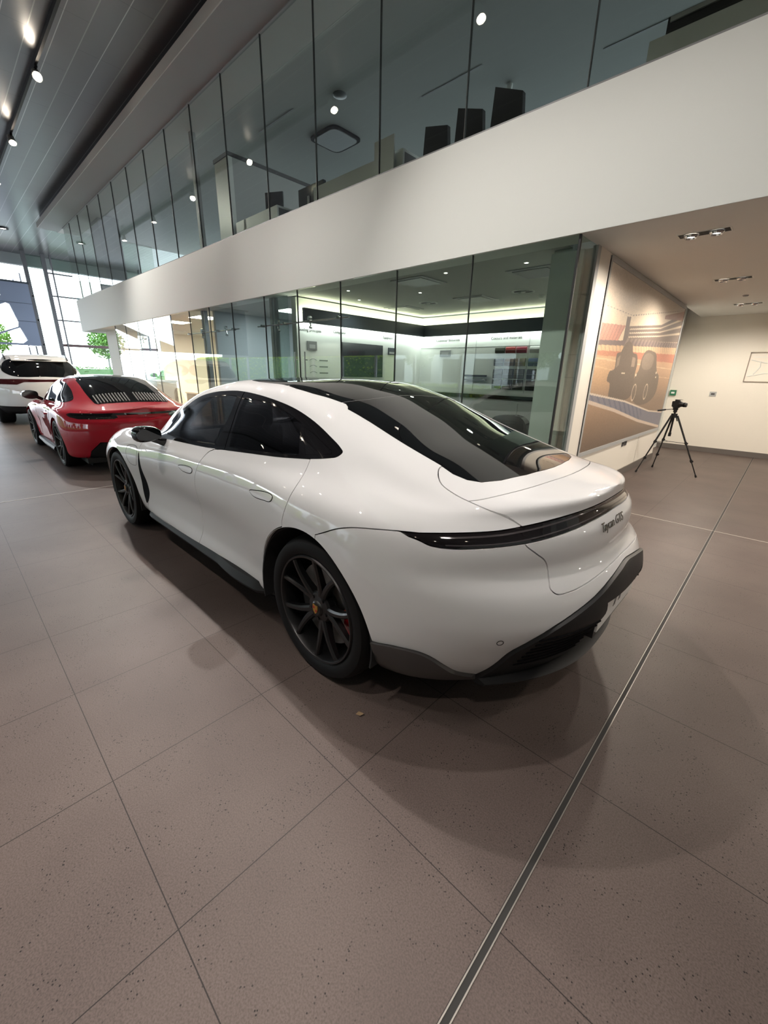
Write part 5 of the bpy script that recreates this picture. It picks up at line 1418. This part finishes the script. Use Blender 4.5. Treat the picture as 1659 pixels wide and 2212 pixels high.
m = MB(); m.bb((-5.19, 7.90, 1.315), (-4.67, 7.99, 1.35)); tag(m.build('display_shelf', M_grey), 'slim grey shelf just under the black one on the rear lounge wall', 'shelf')
cols_ = [(-4.52, -4.31), (-4.29, -4.08), (-4.06, -3.85), (-3.79, -3.585), (-3.575, -3.38)]
rows_ = [(1.86, 1.97), (1.62, 1.76), (1.38, 1.56), (1.17, 1.355)]
SW = [[(.05, .055, .035), (.28, .02, .02), (.22, .01, .03), (.55, .55, .52), (.10, .14, .22)],
      [(.10, .10, .10), (.26, .18, .14), (.24, .19, .15), (.10, .13, .28), (.12, .15, .26)],
      [(.09, .09, .09), (.13, .13, .13), (.15, .15, .15), (.03, .03, .035), (.05, .05, .055)],
      [(.06, .06, .065), (.02, .02, .02), (.03, .035, .03), (.02, .02, .02), (.015, .015, .015)]]
rn = ['top', 'second', 'third', 'bottom']; cn = ['first', 'second', 'third', 'fourth', 'fifth']
cw = [['dark olive', 'red', 'dark crimson', 'off-white', 'steel blue'], ['dark grey', 'brown', 'tan', 'blue', 'dull blue'], ['grey', 'mid grey', 'pale grey', 'black', 'charcoal'], ['charcoal', 'black', 'greenish black', 'black', 'deep black']]
for r, (z0, z1) in enumerate(rows_):
    for k, (x0, x1) in enumerate(cols_):
        mt = pbr('leather_swatch', SW[r][k], .45)
        xc = (x0 + x1) / 2; w = x1 - x0 - .012; h = z1 - z0
        t = empty('material_swatch', (xc, 7.99, z0), 0, '%s leather sample, %s row, %s column of the swatch wall' % (cw[r][k], rn[r], cn[k]), 'swatch', 'leather samples on the lounge wall')
        m = MB(); m.prism([(-.004, -.01), (-.03, -.005), (-.045, h * .5), (-.035, h - .02), (-.02, h - .004), (-.004, h - .004)], 'x', -w / 2 - .003, w / 2 + .003); m.build('leather_flap', mt, t)
        m = MB(); m.bb((-w / 2, -.02, h * .40), (w / 2, -.048, h * .44)); m.build('edge_bar', M_lgrey, t)
t = empty('low_cabinet', (-4.2, 7.7, 0), 0, 'long low pale cabinet with a black top under the swatch wall', 'cabinet')
m = MB(); m.bb((-2.0, -.30, 0), (1.9, .28, 1.0)); m.build('cabinet_body', M_lgrey, t)
m = MB(); m.bb((-2.02, -.33, 1.0), (1.92, .29, 1.07)); m.build('cabinet_top', M_gloss_black, t)
for k in range(3):
    m = MB(); m.bb((-1.98 + k * 1.3, -.315, .06), (-.72 + k * 1.3, -.302, .94)); m.build('cabinet_door', M_lgrey, t)
t = empty('lounge_sofa', (-3.2, 6.3, 0), math.radians(0), 'dark rounded armchair back behind the white car in the lounge', 'armchair')
m = MB(); m.prism(crom([(-.35, .35), (-.3, .70), (-.2, .80), (.2, .82), (.32, .72), (.36, .35)], 4, True), 'y', -.08, .08); m.build('backrest', M_gloss_black, t, smooth=True)
m = MB(); m.bb((-.35, -.6, .3), (.35, -.08, .42)); m.cyl((0, -.3, .02), (0, -.3, .3), .04, 12); m.cyl((0, -.3, 0), (0, -.3, .02), .28, 24); m.build('seat', M_black, t)

# ceiling fittings of the lounge
def ring_vent(x, y, z, label, r=.17):
    t = empty('round_ceiling_vent', (x, y, z), 0, label, 'vent', 'round air vents in the lounge ceiling')
    m = MB(); m.lathe([(r, 0), (r, -.012), (r - .02, -.016), (r - .03, -.004), (r - .03, 0)], 'z', n=40, closed=True); m.build('outer_ring', M_wallw, t, smooth=True)
    m = MB(); m.lathe([(0, -.003), (r - .03, -.003), (r - .03, -.001), (0, -.001)], 'z', n=32); m.build('dark_core', M_dgrey, t)
    m = MB(); m.cyl((0, 0, -.003), (0, 0, -.02), .035, 14); m.bb((-r + .03, -.006, -.012), (r - .03, .006, -.005)); m.build('centre_cap', M_wallw, t)
ring_vent(-5.1, 6.45, 2.64, 'left round vent in the lounge ceiling'); ring_vent(-3.28, 6.43, 2.64, 'right round vent in the lounge ceiling')
for x, y, l in ((-4.1, 4.95, 'nearest'), (-4.2, 6.6, 'middle'), (-5.9, 6.7, 'farthest left'), (-2.6, 5.4, 'right-hand')):
    t = empty('ceiling_tile_panel', (x, y, 2.64), 0, l + ' square pale air panel in the lounge ceiling', 'ceiling panel', 'square panels in the lounge ceiling')
    m = MB(); m.bb((-.28, -.28, -.012), (.28, .28, 0)); p_ = m.build('panel_frame', M_lgrey, t)
    m = MB(); m.bb((-.22, -.22, -.018), (.22, .22, -.012)); m.build('grid_face', M_grey, t)
m = MB(); m.lathe([(0, -.05), (.035, -.045), (.05, -.012), (.05, 0), (0, 0)], 'z', (-3.2, 6.9, 2.64), n=20)
tag(m.build('smoke_detector', M_wallw, smooth=True), 'white smoke detector in the lounge ceiling right of the vents', 'smoke detector')
for i, (x, y) in enumerate(((-2.5, 4.9), (-3.5, 4.75), (-4.6, 5.6), (-5.4, 4.8), (-5.9, 5.5))):
    t = empty('ceiling_spot', (x, y, 2.64), 0, '%s tiny glowing spot in the lounge ceiling, counted from the right' % names[i].replace('nearest', 'first'), 'ceiling light', 'tiny lounge ceiling spots')
    m = MB(); m.lathe([(.035, 0), (.035, -.004), (.022, -.006), (.022, 0)], 'z', n=20, closed=True); m.build('ring', M_wallw, t)
    m = MB(); m.lathe([(0, -.004), (.02, -.004), (.02, -.001), (0, -.001)], 'z', n=16); m.build('bulb', M_bulb_s, t)
    l = bpy.data.lights.new('lounge', 'SPOT'); l.energy = 32; l.color = (1, .95, .86); l.spot_size = math.radians(150); l.spot_blend = .8; l.shadow_soft_size = .03
    o = bpy.data.objects.new('spot_light', l); COL.objects.link(o); o.parent = t; o.location = (0, 0, -.02)

# sliding door hardware on the lower glazing
def door_rail(x0, x1, label, hang):
    t = empty('sliding_door_rail', ((x0 + x1) / 2, YF + .08, 2.17), 0, label, 'door rail', 'steel sliding door rails on the glass wall')
    cx = (x0 + x1) / 2
    m = MB(); m.cyl((x0 - cx, .02, 0), (x1 - cx, .02, 0), .012, 10); m.build('rail', M_steel, t, smooth=True)
    for k in range(4):
        x = x0 + (x1 - x0) * (.08 + .28 * k) - cx
        m = MB(); m.cyl((x, -.035, 0), (x, .04, 0), .022, 12); m.build('glass_clamp', M_steel, t, smooth=True)
    for x in hang:
        m = MB(); m.cyl((x - cx, .0, .045), (x - cx, .04, .045), .035, 16); m.cyl((x - cx, .02, .045), (x - cx + .02, .02, -.07), .012, 8); m.cyl((x - cx + .02, 0, -.09), (x - cx + .02, .04, -.09), .018, 12); m.build('roller_hanger', M_steel, t, smooth=True)
door_rail(-7.27, -4.79, 'right-hand steel rail crossing the lounge entrance glass', (-6.62, -5.72))
door_rail(-10.4, -7.95, 'middle steel rail in front of the dark corridor', (-9.6, -8.5))
door_rail(-15.35, -13.0, 'left steel rail on the glass of the warm lit office', (-14.5, -13.4))
for x in (-5.985, -5.72):
    t = empty('door_pull', (x, YF - .02, 1.0), 0, ('left' if x < -5.8 else 'right') + ' tall steel pull bar on the lounge glass door', 'door handle')
    m = MB(); m.cyl((0, 0, 0), (0, 0, .72), .011, 10); m.build('bar', M_steel, t, smooth=True)
    m = MB(); m.cyl((0, 0, .6), (0, .05, .6), .008, 8); m.cyl((0, 0, .08), (0, .05, .08), .008, 8); m.build('standoff', M_steel, t, smooth=True)

# warm office
for i, (x0, x1) in enumerate(((-14.85, -14.2), (-13.1, -12.45), (-11.3, -10.65))):
    t = empty('ceiling_light_panel', ((x0 + x1) / 2, 5.0, 2.64), 0, ('left', 'middle', 'right')[i] + ' bright rectangular light panel in the warm office ceiling', 'ceiling light', 'light panels of the warm office')
    m = MB(); m.bb((x0 / 2 - x1 / 2, -.3, -.01), (x1 / 2 - x0 / 2, .3, 0)); fr_ = m.build('panel_frame', M_wallw, t)
    m = MB(); m.bb((x0 / 2 - x1 / 2 + .02, -.28, -.014), (x1 / 2 - x0 / 2 - .02, .28, -.010)); m.build('diffuser', M_panel_on, t)
    l = bpy.data.lights.new('panel', 'AREA'); l.energy = 130; l.color = (1, .88, .70); l.shape = 'RECTANGLE'; l.size = .6; l.size_y = .55
    o = bpy.data.objects.new('panel_light', l); COL.objects.link(o); o.parent = t; o.location = (0, 0, -.02)
for i, (x, y) in enumerate(((-13.7, 7.4), (-11.5, 7.4), (-8.1, 5.6))):  # extra panels added to brighten the warm office and the corridor
    t = empty('ceiling_light_panel', (x, y, 2.64), 0, ('added rear left light panel deep in the warm office', 'added rear right light panel deep in the warm office', 'added light panel in the grey corridor ceiling')[i], 'ceiling light', 'added light panels further inside')
    m = MB(); m.bb((-.3, -.3, -.01), (.3, .3, 0)); m.build('panel_frame', M_wallw, t)
    m = MB(); m.bb((-.28, -.28, -.014), (.28, .28, -.010)); m.build('diffuser', M_panel_on if i < 2 else M_ledw, t)
    l = bpy.data.lights.new('panel', 'AREA'); l.energy = 130 if i < 2 else 60; l.color = (1, .88, .70) if i < 2 else (.85, .92, 1); l.size = .55
    o = bpy.data.objects.new('panel_light', l); COL.objects.link(o); o.parent = t; o.location = (0, 0, -.02)
t = empty('television', (-12.6, 6.6, 1.2), 0, 'dark television on a stand inside the warm lit office', 'television')
m = MB(); m.bb((-.5, -.03, .55), (.5, .03, 1.05)); m.build('bezel', M_gloss_black, t)
m = MB(); m.bb((-.48, -.034, .57), (.48, -.03, 1.03)); m.build('display', M_screen, t)
m = MB(); m.cyl((0, .0, -1.18), (0, 0, .55), .03, 10); m.bb((-.35, -.25, -1.2), (.35, .25, -1.17)); m.build('stand', M_black, t)
t = empty('office_desk', (-12.4, 5.6, 0), 0, 'light wooden desk in front of the television in the warm office', 'desk')
M_wood = pbr('wood_light', (.45, .30, .18), .45)
m = MB(); m.bb((-.9, -.4, .72), (.9, .4, .76)); m.build('desk_top', M_wood, t)
for x in (-.85, .85):
    m = MB(); m.bb((x - .03, -.38, 0), (x + .03, .38, .72)); m.build('side_panel', M_wood, t)
t = empty('reception_counter', (-15.2, 5.2, 0), 0, 'grey brown counter behind the red car inside the glazed office', 'counter')
m = MB(); m.bb((-.5, -.3, 0), (.5, .3, 1.0)); m.build('counter_body', M_base, t); m = MB(); m.bb((-.53, -.33, 1.0), (.53, .33, 1.04)); m.build('counter_top', M_dgrey, t)

# ------------------------------------------------------------------ gallery offices upstairs
def desk(x0, x1, y0, y1, label, scr=True, side=False, h=.36):
    cx, cy = (x0 + x1) / 2, (y0 + y1) / 2
    t = empty('gallery_desk', (cx, cy, 3.60), 0, label, 'desk', 'white desks behind the upper glass')
    m = MB(); m.bb((x0 - cx, y0 - cy, 0), (x1 - cx, y0 - cy + .03, h)); m.build('front_panel', M_desk, t)
    m = MB(); m.bb((x0 - cx, y0 - cy, h), (x1 - cx, y1 - cy, h + .03)); m.build('desk_top', M_desk, t)
    for x in (x0 - cx, x1 - cx - .03):
        m = MB(); m.bb((x, y0 - cy + .03, 0), (x + .03, y1 - cy, h)); m.build('side_panel', M_dgrey, t)
    return t
def monitor(x, y, z, label, w=.5, h=.3, rz=0):
    t = empty('computer_monitor', (x, y, z), rz, label, 'monitor', 'monitors on the gallery desks')
    m = MB(); m.bb((-w / 2, -.015, .08), (w / 2, .015, .08 + h)); m.build('screen', M_screen, t)
    m = MB(); m.cyl((0, .01, 0), (0, .01, .12), .015, 8); m.bb((-.1, -.07, 0), (.1, .08, .01)); m.build('stand', M_black, t)
desk(-8.35, -6.95, 4.6, 5.05, 'left white gallery desk with a small monitor', h=.42)
desk(-5.95, -4.15, 4.6, 5.3, 'middle white gallery desk beside the black chairs', h=.42)
desk(-1.50, 1.0, 4.6, 5.3, 'right white gallery desk in the upper right picture corner', h=.38)
monitor(-7.35, 4.82, 4.05, 'small monitor on the left gallery desk', .34, .24, .5)
t = empty('side_board', (-4.42, 4.56, 3.70), 0, 'square white board standing at the end of the middle gallery desk', 'board'); m = MB(); m.bb((-.17, -.02, .12), (.17, .0, .50)); m.build('board', M_desk, t); m = MB(); m.bb((-.12, -.012, 0), (-.09, -.004, .12)); m.bb((.09, -.012, 0), (.12, -.004, .12)); m.build('foot', M_grey, t)
for i, x in enumerate((-3.85, -3.38, -2.91)):
    t = empty('office_chair', (x, 4.85, 3.60), 0, ('left', 'middle', 'right')[i] + ' black office chair back beside the middle gallery desk', 'chair', 'black chairs on the gallery')
    m = MB(); m.prism([(-.17, .30), (.22, .30), (.19, .60), (-.14, .68 + .03 * i)], 'y', -.03, .03); m.build('backrest', M_black, t)
    m = MB(); m.bb((-.2, .03, .22), (.21, .45, .29)); m.build('seat', M_black, t)
    m = MB(); m.cyl((0, .2, .03), (0, .2, .23), .03, 10); m.lathe([(0, 0), (.2, 0), (.2, .02), (0, .03)], 'z', (0, .2, 0), n=20); m.build('base', M_black, t)
t = empty('printer', (-.2, 4.85, 4.01), 0, 'dark long device with a grey top strip on the right gallery desk', 'printer')
m = MB(); m.bb((-1.22, -.15, 0), (.9, .15, .16)); m.build('casing', M_black, t); m = MB(); m.bb((-1.2, -.165, .12), (.9, -.15, .15)); m.build('grey_strip', M_lgrey, t)
t = empty('wall_television', (-6.75, 5.22, 4.0), 0, 'black screen on a post behind the left gallery desk', 'television')
m = MB(); m.bb((-.4, -.03, 0), (.3, .03, .45)); m.build('screen', M_screen, t); m = MB(); m.bb((-.12, -.05, -.15), (-.07, -.03, .3)); m.build('post', M_lgrey, t)
t = empty('air_conditioning_cassette', (-8.1, 6.87, 6.018), 0, 'square air conditioning cassette with rounded black rim in the gallery ceiling', 'air conditioner')
rr = [(.42 * math.copysign(abs(math.cos(a)) ** .35, math.cos(a)), .40 * math.copysign(abs(math.sin(a)) ** .35, math.sin(a))) for a in np.linspace(0, 2 * math.pi, 48, endpoint=False)]
m = MB(); m.prism(rr, 'z', -.03, .001); m.build('rim', M_grille, t); m = MB(); m.prism([(a * .86, b * .86) for a, b in rr], 'z', -.045, -.03); m.build('intake_grille', M_grey, t)
m = MB(); m.lathe([(.0, -.04), (.08, -.035), (.12, -.015), (.12, 0), (0, 0)], 'z', (-6.94, 6.0, 6.02), n=24); tag(m.build('round_ceiling_speaker', M_grey, smooth=True), 'round dark ceiling fitting above the glowing reflection upstairs', 'ceiling speaker')
m = MB(); m.lathe([(0, -.12), (.03, -.11), (.045, -.06), (.05, 0), (0, 0)], 'z', (-4.6, 7.7, 6.02), n=20); tag(m.build('smoke_detector', M_wallw, smooth=True), 'small white detector alone on the dark gallery ceiling right of centre', 'smoke detector')
for i, (x, y) in enumerate(((-8.5, 5.7), (-5.3, 7.0), (-3.3, 6.0), (-2.6, 7.9))):
    t = empty('linear_ceiling_slot', (x, y, 6.02), 0, '%s thin slot line in the dark gallery ceiling, counted from the left' % names[i].replace('nearest', 'first'), 'ceiling slot', 'thin slots in the gallery ceiling')
    m = MB(); m.bb((-.6, -.012, -.006), (.6, .012, 0)); m.build('slot_edge', M_lgrey, t)
sbox('trim_31', (-10.9, 5.6, 3.6), (-10.2, 5.7, 5.3), M_slate)
# sensor and round light in the far ceiling
t = empty('ceiling_ring_light', (-22.5, 3.0, 6.2), 0, 'small round fitting in the bright far end of the metal ceiling', 'ceiling light')
m = MB(); m.lathe([(.16, 0), (.16, -.03), (.10, -.035), (.08, 0)], 'z', n=28, closed=True); m.build('outer_ring', M_black, t); m = MB(); m.lathe([(0, -.02), (.08, -.02), (.08, 0), (0, 0)], 'z', n=20); m.build('lens', M_bulb_s, t)

# ------------------------------------------------------------------ glazed end of the showroom
M_mull = pbr('mullion_grey', (.13, .13, .14), .4, .3)
XE = -26.0
sbox('trim_40', (-27.2, -6.2, 5.75), (-26.9, 9, 6.25), M_lgrey)
for i, (y, w) in enumerate(((4.63, .16), (4.90, .06), (6.8, .07), (8.6, .07), (3.93, .16))):
    sbox('trim_%d' % (41 + i), (XE - .1, y - w / 2, 0), (XE, y + w / 2, 6.2), M_mull)
for i, z in enumerate((5.45, 4.5, 3.47)):
    sbox('trim_%d' % (50 + i), (XE - .08, 4.6, z - .03), (XE - .02, 9, z + .03), M_mull)
sbox('trim_54', (XE - .08, 4.6, 2.30), (XE - .02, 9, 2.42), pbr('transom_dark', (.09, .05, .05), .5))
for i in range(3):
    y0, y1 = ((4.93, 6.76), (6.84, 8.56), (3.99, 4.55))[i]
    n += 1; sbox('window_%d' % n, (XE - .06, y0, .1), (XE - .048, y1, 6.1), M_pane)
# glazed side running on behind the corner column
for i, z in enumerate((4.4, 3.4, 2.35)):
    sbox('trim_%d' % (60 + i), (-31, 3.93, z - .03), (XE, 3.99, z + .03), M_mull)
for i, x in enumerate((-28.2, -30.4)):
    sbox('trim_%d' % (64 + i), (x - .03, 3.93, 0), (x + .03, 3.99, 5.6), M_mull)
# grey-blue clad wall over the left bays; its slanting openings imitate sun patches
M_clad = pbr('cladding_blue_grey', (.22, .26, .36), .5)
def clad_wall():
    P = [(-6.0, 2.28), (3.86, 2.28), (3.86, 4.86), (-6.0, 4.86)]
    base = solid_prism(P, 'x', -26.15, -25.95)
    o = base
    for k in range(9):
        y0 = 3.30 - .95 * k
        hole = [(y0, 2.34), (y0 + .02, 2.52), (y0 - .10, 3.06), (y0 - 1.9, 2.05 + .9 - .55), (y0 - 1.9, 2.2)]
        pass
    sun_patch_holes = [[(3.22, 2.36), (3.40, 2.50), (3.24, 3.02), (1.70, 2.36)],
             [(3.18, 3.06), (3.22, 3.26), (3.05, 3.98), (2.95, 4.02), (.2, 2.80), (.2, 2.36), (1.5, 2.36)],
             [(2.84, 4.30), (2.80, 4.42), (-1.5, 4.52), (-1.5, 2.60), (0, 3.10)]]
    for h in sun_patch_holes: o = boolean(o, solid_prism(h, 'x', -27, -25), smooth=False)
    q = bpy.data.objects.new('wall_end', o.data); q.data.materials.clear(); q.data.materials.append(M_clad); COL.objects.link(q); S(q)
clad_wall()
for z in (3.30, 4.05): sbox('trim_70', (-25.955, -6, z - .008), (-25.945, 3.86, z + .008), M_slate)
sbox('trim_71', (-26.2, -6.2, 4.86), (-25.9, 3.9, 4.93), M_slate)
# canopy outside that shades the roof edge
sbox('trim_72', (-30, -6.2, 5.4), (-27.3, 2.6, 5.5), M_lgrey)

# window strip behind the camera: columns between the openings
for i, x in enumerate(np.arange(-29, -5, 2.4)):
    sbox('trim_%d' % (80 + i), (x - .05, -6.32, .28), (x + .05, -6.22, 2.2), M_lgrey)

m = MB(); m.add([(-.018, -.004, .001), (-.006, .010, .008), (.012, .006, .004), (.020, -.004, .010), (.004, -.012, .003), (-.004, 0, .012)], [(0, 5, 1), (1, 5, 2), (2, 5, 3), (3, 5, 4), (4, 5, 0), (0, 1, 2, 3, 4)])
lf = m.build('dry_leaf', pbr('leaf_brown', (.22, .14, .07), .7)); lf.location = (-1.040, 0.977, .001); lf.rotation_euler = (0, 0, .6)
tag(lf, 'tiny dry brown leaf on the tiles near the rear wheel of the white saloon', 'leaf')
# ------------------------------------------------------------------ outside
M_leaf = pbr('hedge_leaf', (.10, .20, .03), .6)
M_leafy = pbr('hedge_leaf_bright', (.55, .68, .08), .6)
M_leaf2 = pbr('hedge_leaf_dark', (.05, .12, .03), .6)
def hedge(x0, x1, y0, y1, h, label, mat=M_leaf, n=2600):
    rs = random.Random(int(abs(x0 * 7 + y0 * 13)))
    t = empty('hedge', ((x0 + x1) / 2, (y0 + y1) / 2, 0), 0, label, 'hedge')
    cx, cy = (x0 + x1) / 2, (y0 + y1) / 2
    m = MB(); m.bb((x0 - cx + .1, y0 - cy + .1, 0), (x1 - cx - .1, y1 - cy - .1, h - .1)); m.build('branches', M_leaf2, t)
    m = MB()
    for k in range(n):
        x = rs.uniform(x0 - cx, x1 - cx); y = rs.uniform(y0 - cy, y1 - cy); z = rs.uniform(.05, h)
        f = rs.random()
        if f < .4: z = h + rs.uniform(-.08, .08)
        elif f < .7: y = (y0 if rs.random() < .5 else y1) - cy
        else: x = (x0 if rs.random() < .5 else x1) - cx
        a = rs.uniform(0, 6.28); b = rs.uniform(-1, 1); s = rs.uniform(.05, .11)
        u = Vector((math.cos(a), math.sin(a), b)).normalized() * s; w = u.orthogonal().normalized() * s * .6
        c = Vector((x, y, z))
        m.add([c - u, c - w, c + u, c + w], [(0, 1, 2, 3)])
    m.build('foliage', mat, t)
def tree(x, y, h, label):
    rs = random.Random(int(x * 3 + y)); t = empty('street_tree', (x, y, 0), 0, label, 'tree', 'small trees across the road')
    m = MB(); m.tube([(0, 0, 0), (.05, 0, h * .3), (0, .05, h * .6)], [.12, .09, .05], 8); m.build('trunk', M_base, t)
    m = MB()
    for k in range(1500):
        v = Vector((rs.gauss(0, 1), rs.gauss(0, 1), rs.gauss(0, 1))).normalized() * (rs.random() ** .4) * h * .3
        c = Vector((0, 0, h * .72)) + v; u = Vector((rs.uniform(-1, 1), rs.uniform(-1, 1), rs.uniform(-1, 1))).normalized() * .13; w = u.orthogonal().normalized() * .09
        m.add([c - u, c - w, c + u, c + w], [(0, 1, 2, 3)])
    m.build('foliage', M_leaf, t)
g_ = MB(); g_.bb((-120, -80, -.35), (60, 60, -.21)); S(g_.build('floor_outside', pbr('paving_pale', (.42, .42, .41), .8)))
hedge(-46, -44.6, -2, 22, 1.3, 'clipped hedge beyond the glazed end of the showroom')
hedge(-52, -21, -14.6, -13.6, 2.6, 'tall yellow-green hedge across the road, mirrored in the glass of the warm office', M_leafy, 9000)
hedge(-20, 3, -14.6, -13.6, .75, 'low green hedge across the road, mirrored in the lounge glass', M_leafy, 3000)
for i, (x, y) in enumerate(((-48, 12), (-50, 4), (-49, -4), (-34, -18), (-22, -18.5), (-12, -18), (-6, -17))):
    tree(x, y, 5.0 if i < 3 else 4.2, ('tree beyond the glazed end, ' if i < 3 else 'tree across the road behind the photographer, ') + ('right one', 'middle one', 'left one', 'farthest one', 'second one', 'third one', 'nearest one')[i])
def block(x0, x1, y0, y1, h, label, m_):
    t = empty('distant_building', ((x0 + x1) / 2, (y0 + y1) / 2, 0), 0, label, 'building'); cx, cy = (x0 + x1) / 2, (y0 + y1) / 2
    m = MB(); m.bb((x0 - cx, y0 - cy, -.2), (x1 - cx, y1 - cy, h)); m.build('wall', m_, t)
    ny = y1 - cy
    for k in range(int((x1 - x0) / 3)):
        x = x0 - cx + 1.5 + k * 3
        m = MB(); m.bb((x - .9, ny - .02, .8), (x + .9, ny + .03, 2.6)); m.build('window', M_slate, t)
block(-40, -2, -27, -21, 6, 'long pale building across the road behind the photographer', M_desk)
t = empty('street_sign', (-42, 7.2, 0), 0, 'white picture sign on a post outside the glazed end', 'sign')
m = MB(); m.cyl((0, 0, -.2), (0, 0, 1.2), .04, 8); m.build('post', M_grey, t); m = MB(); m.bb((-.03, -.5, 1.2), (.03, .5, 2.2)); m.build('sign_board', M_desk, t); m = MB(); m.lathe([(0, .035), (.3, .035), (.3, .045), (0, .045)], 'x', (0, 0, 1.75), n=20); m.build('picture_disc', M_dgrey, t)
# ------------------------------------------------------------------ cars
build_taycan((-1.394, 1.955, 0))
build_coupe((-7.60, 1.99, 0), 0)
build_estate((-14.55, 1.95, 0), 0)
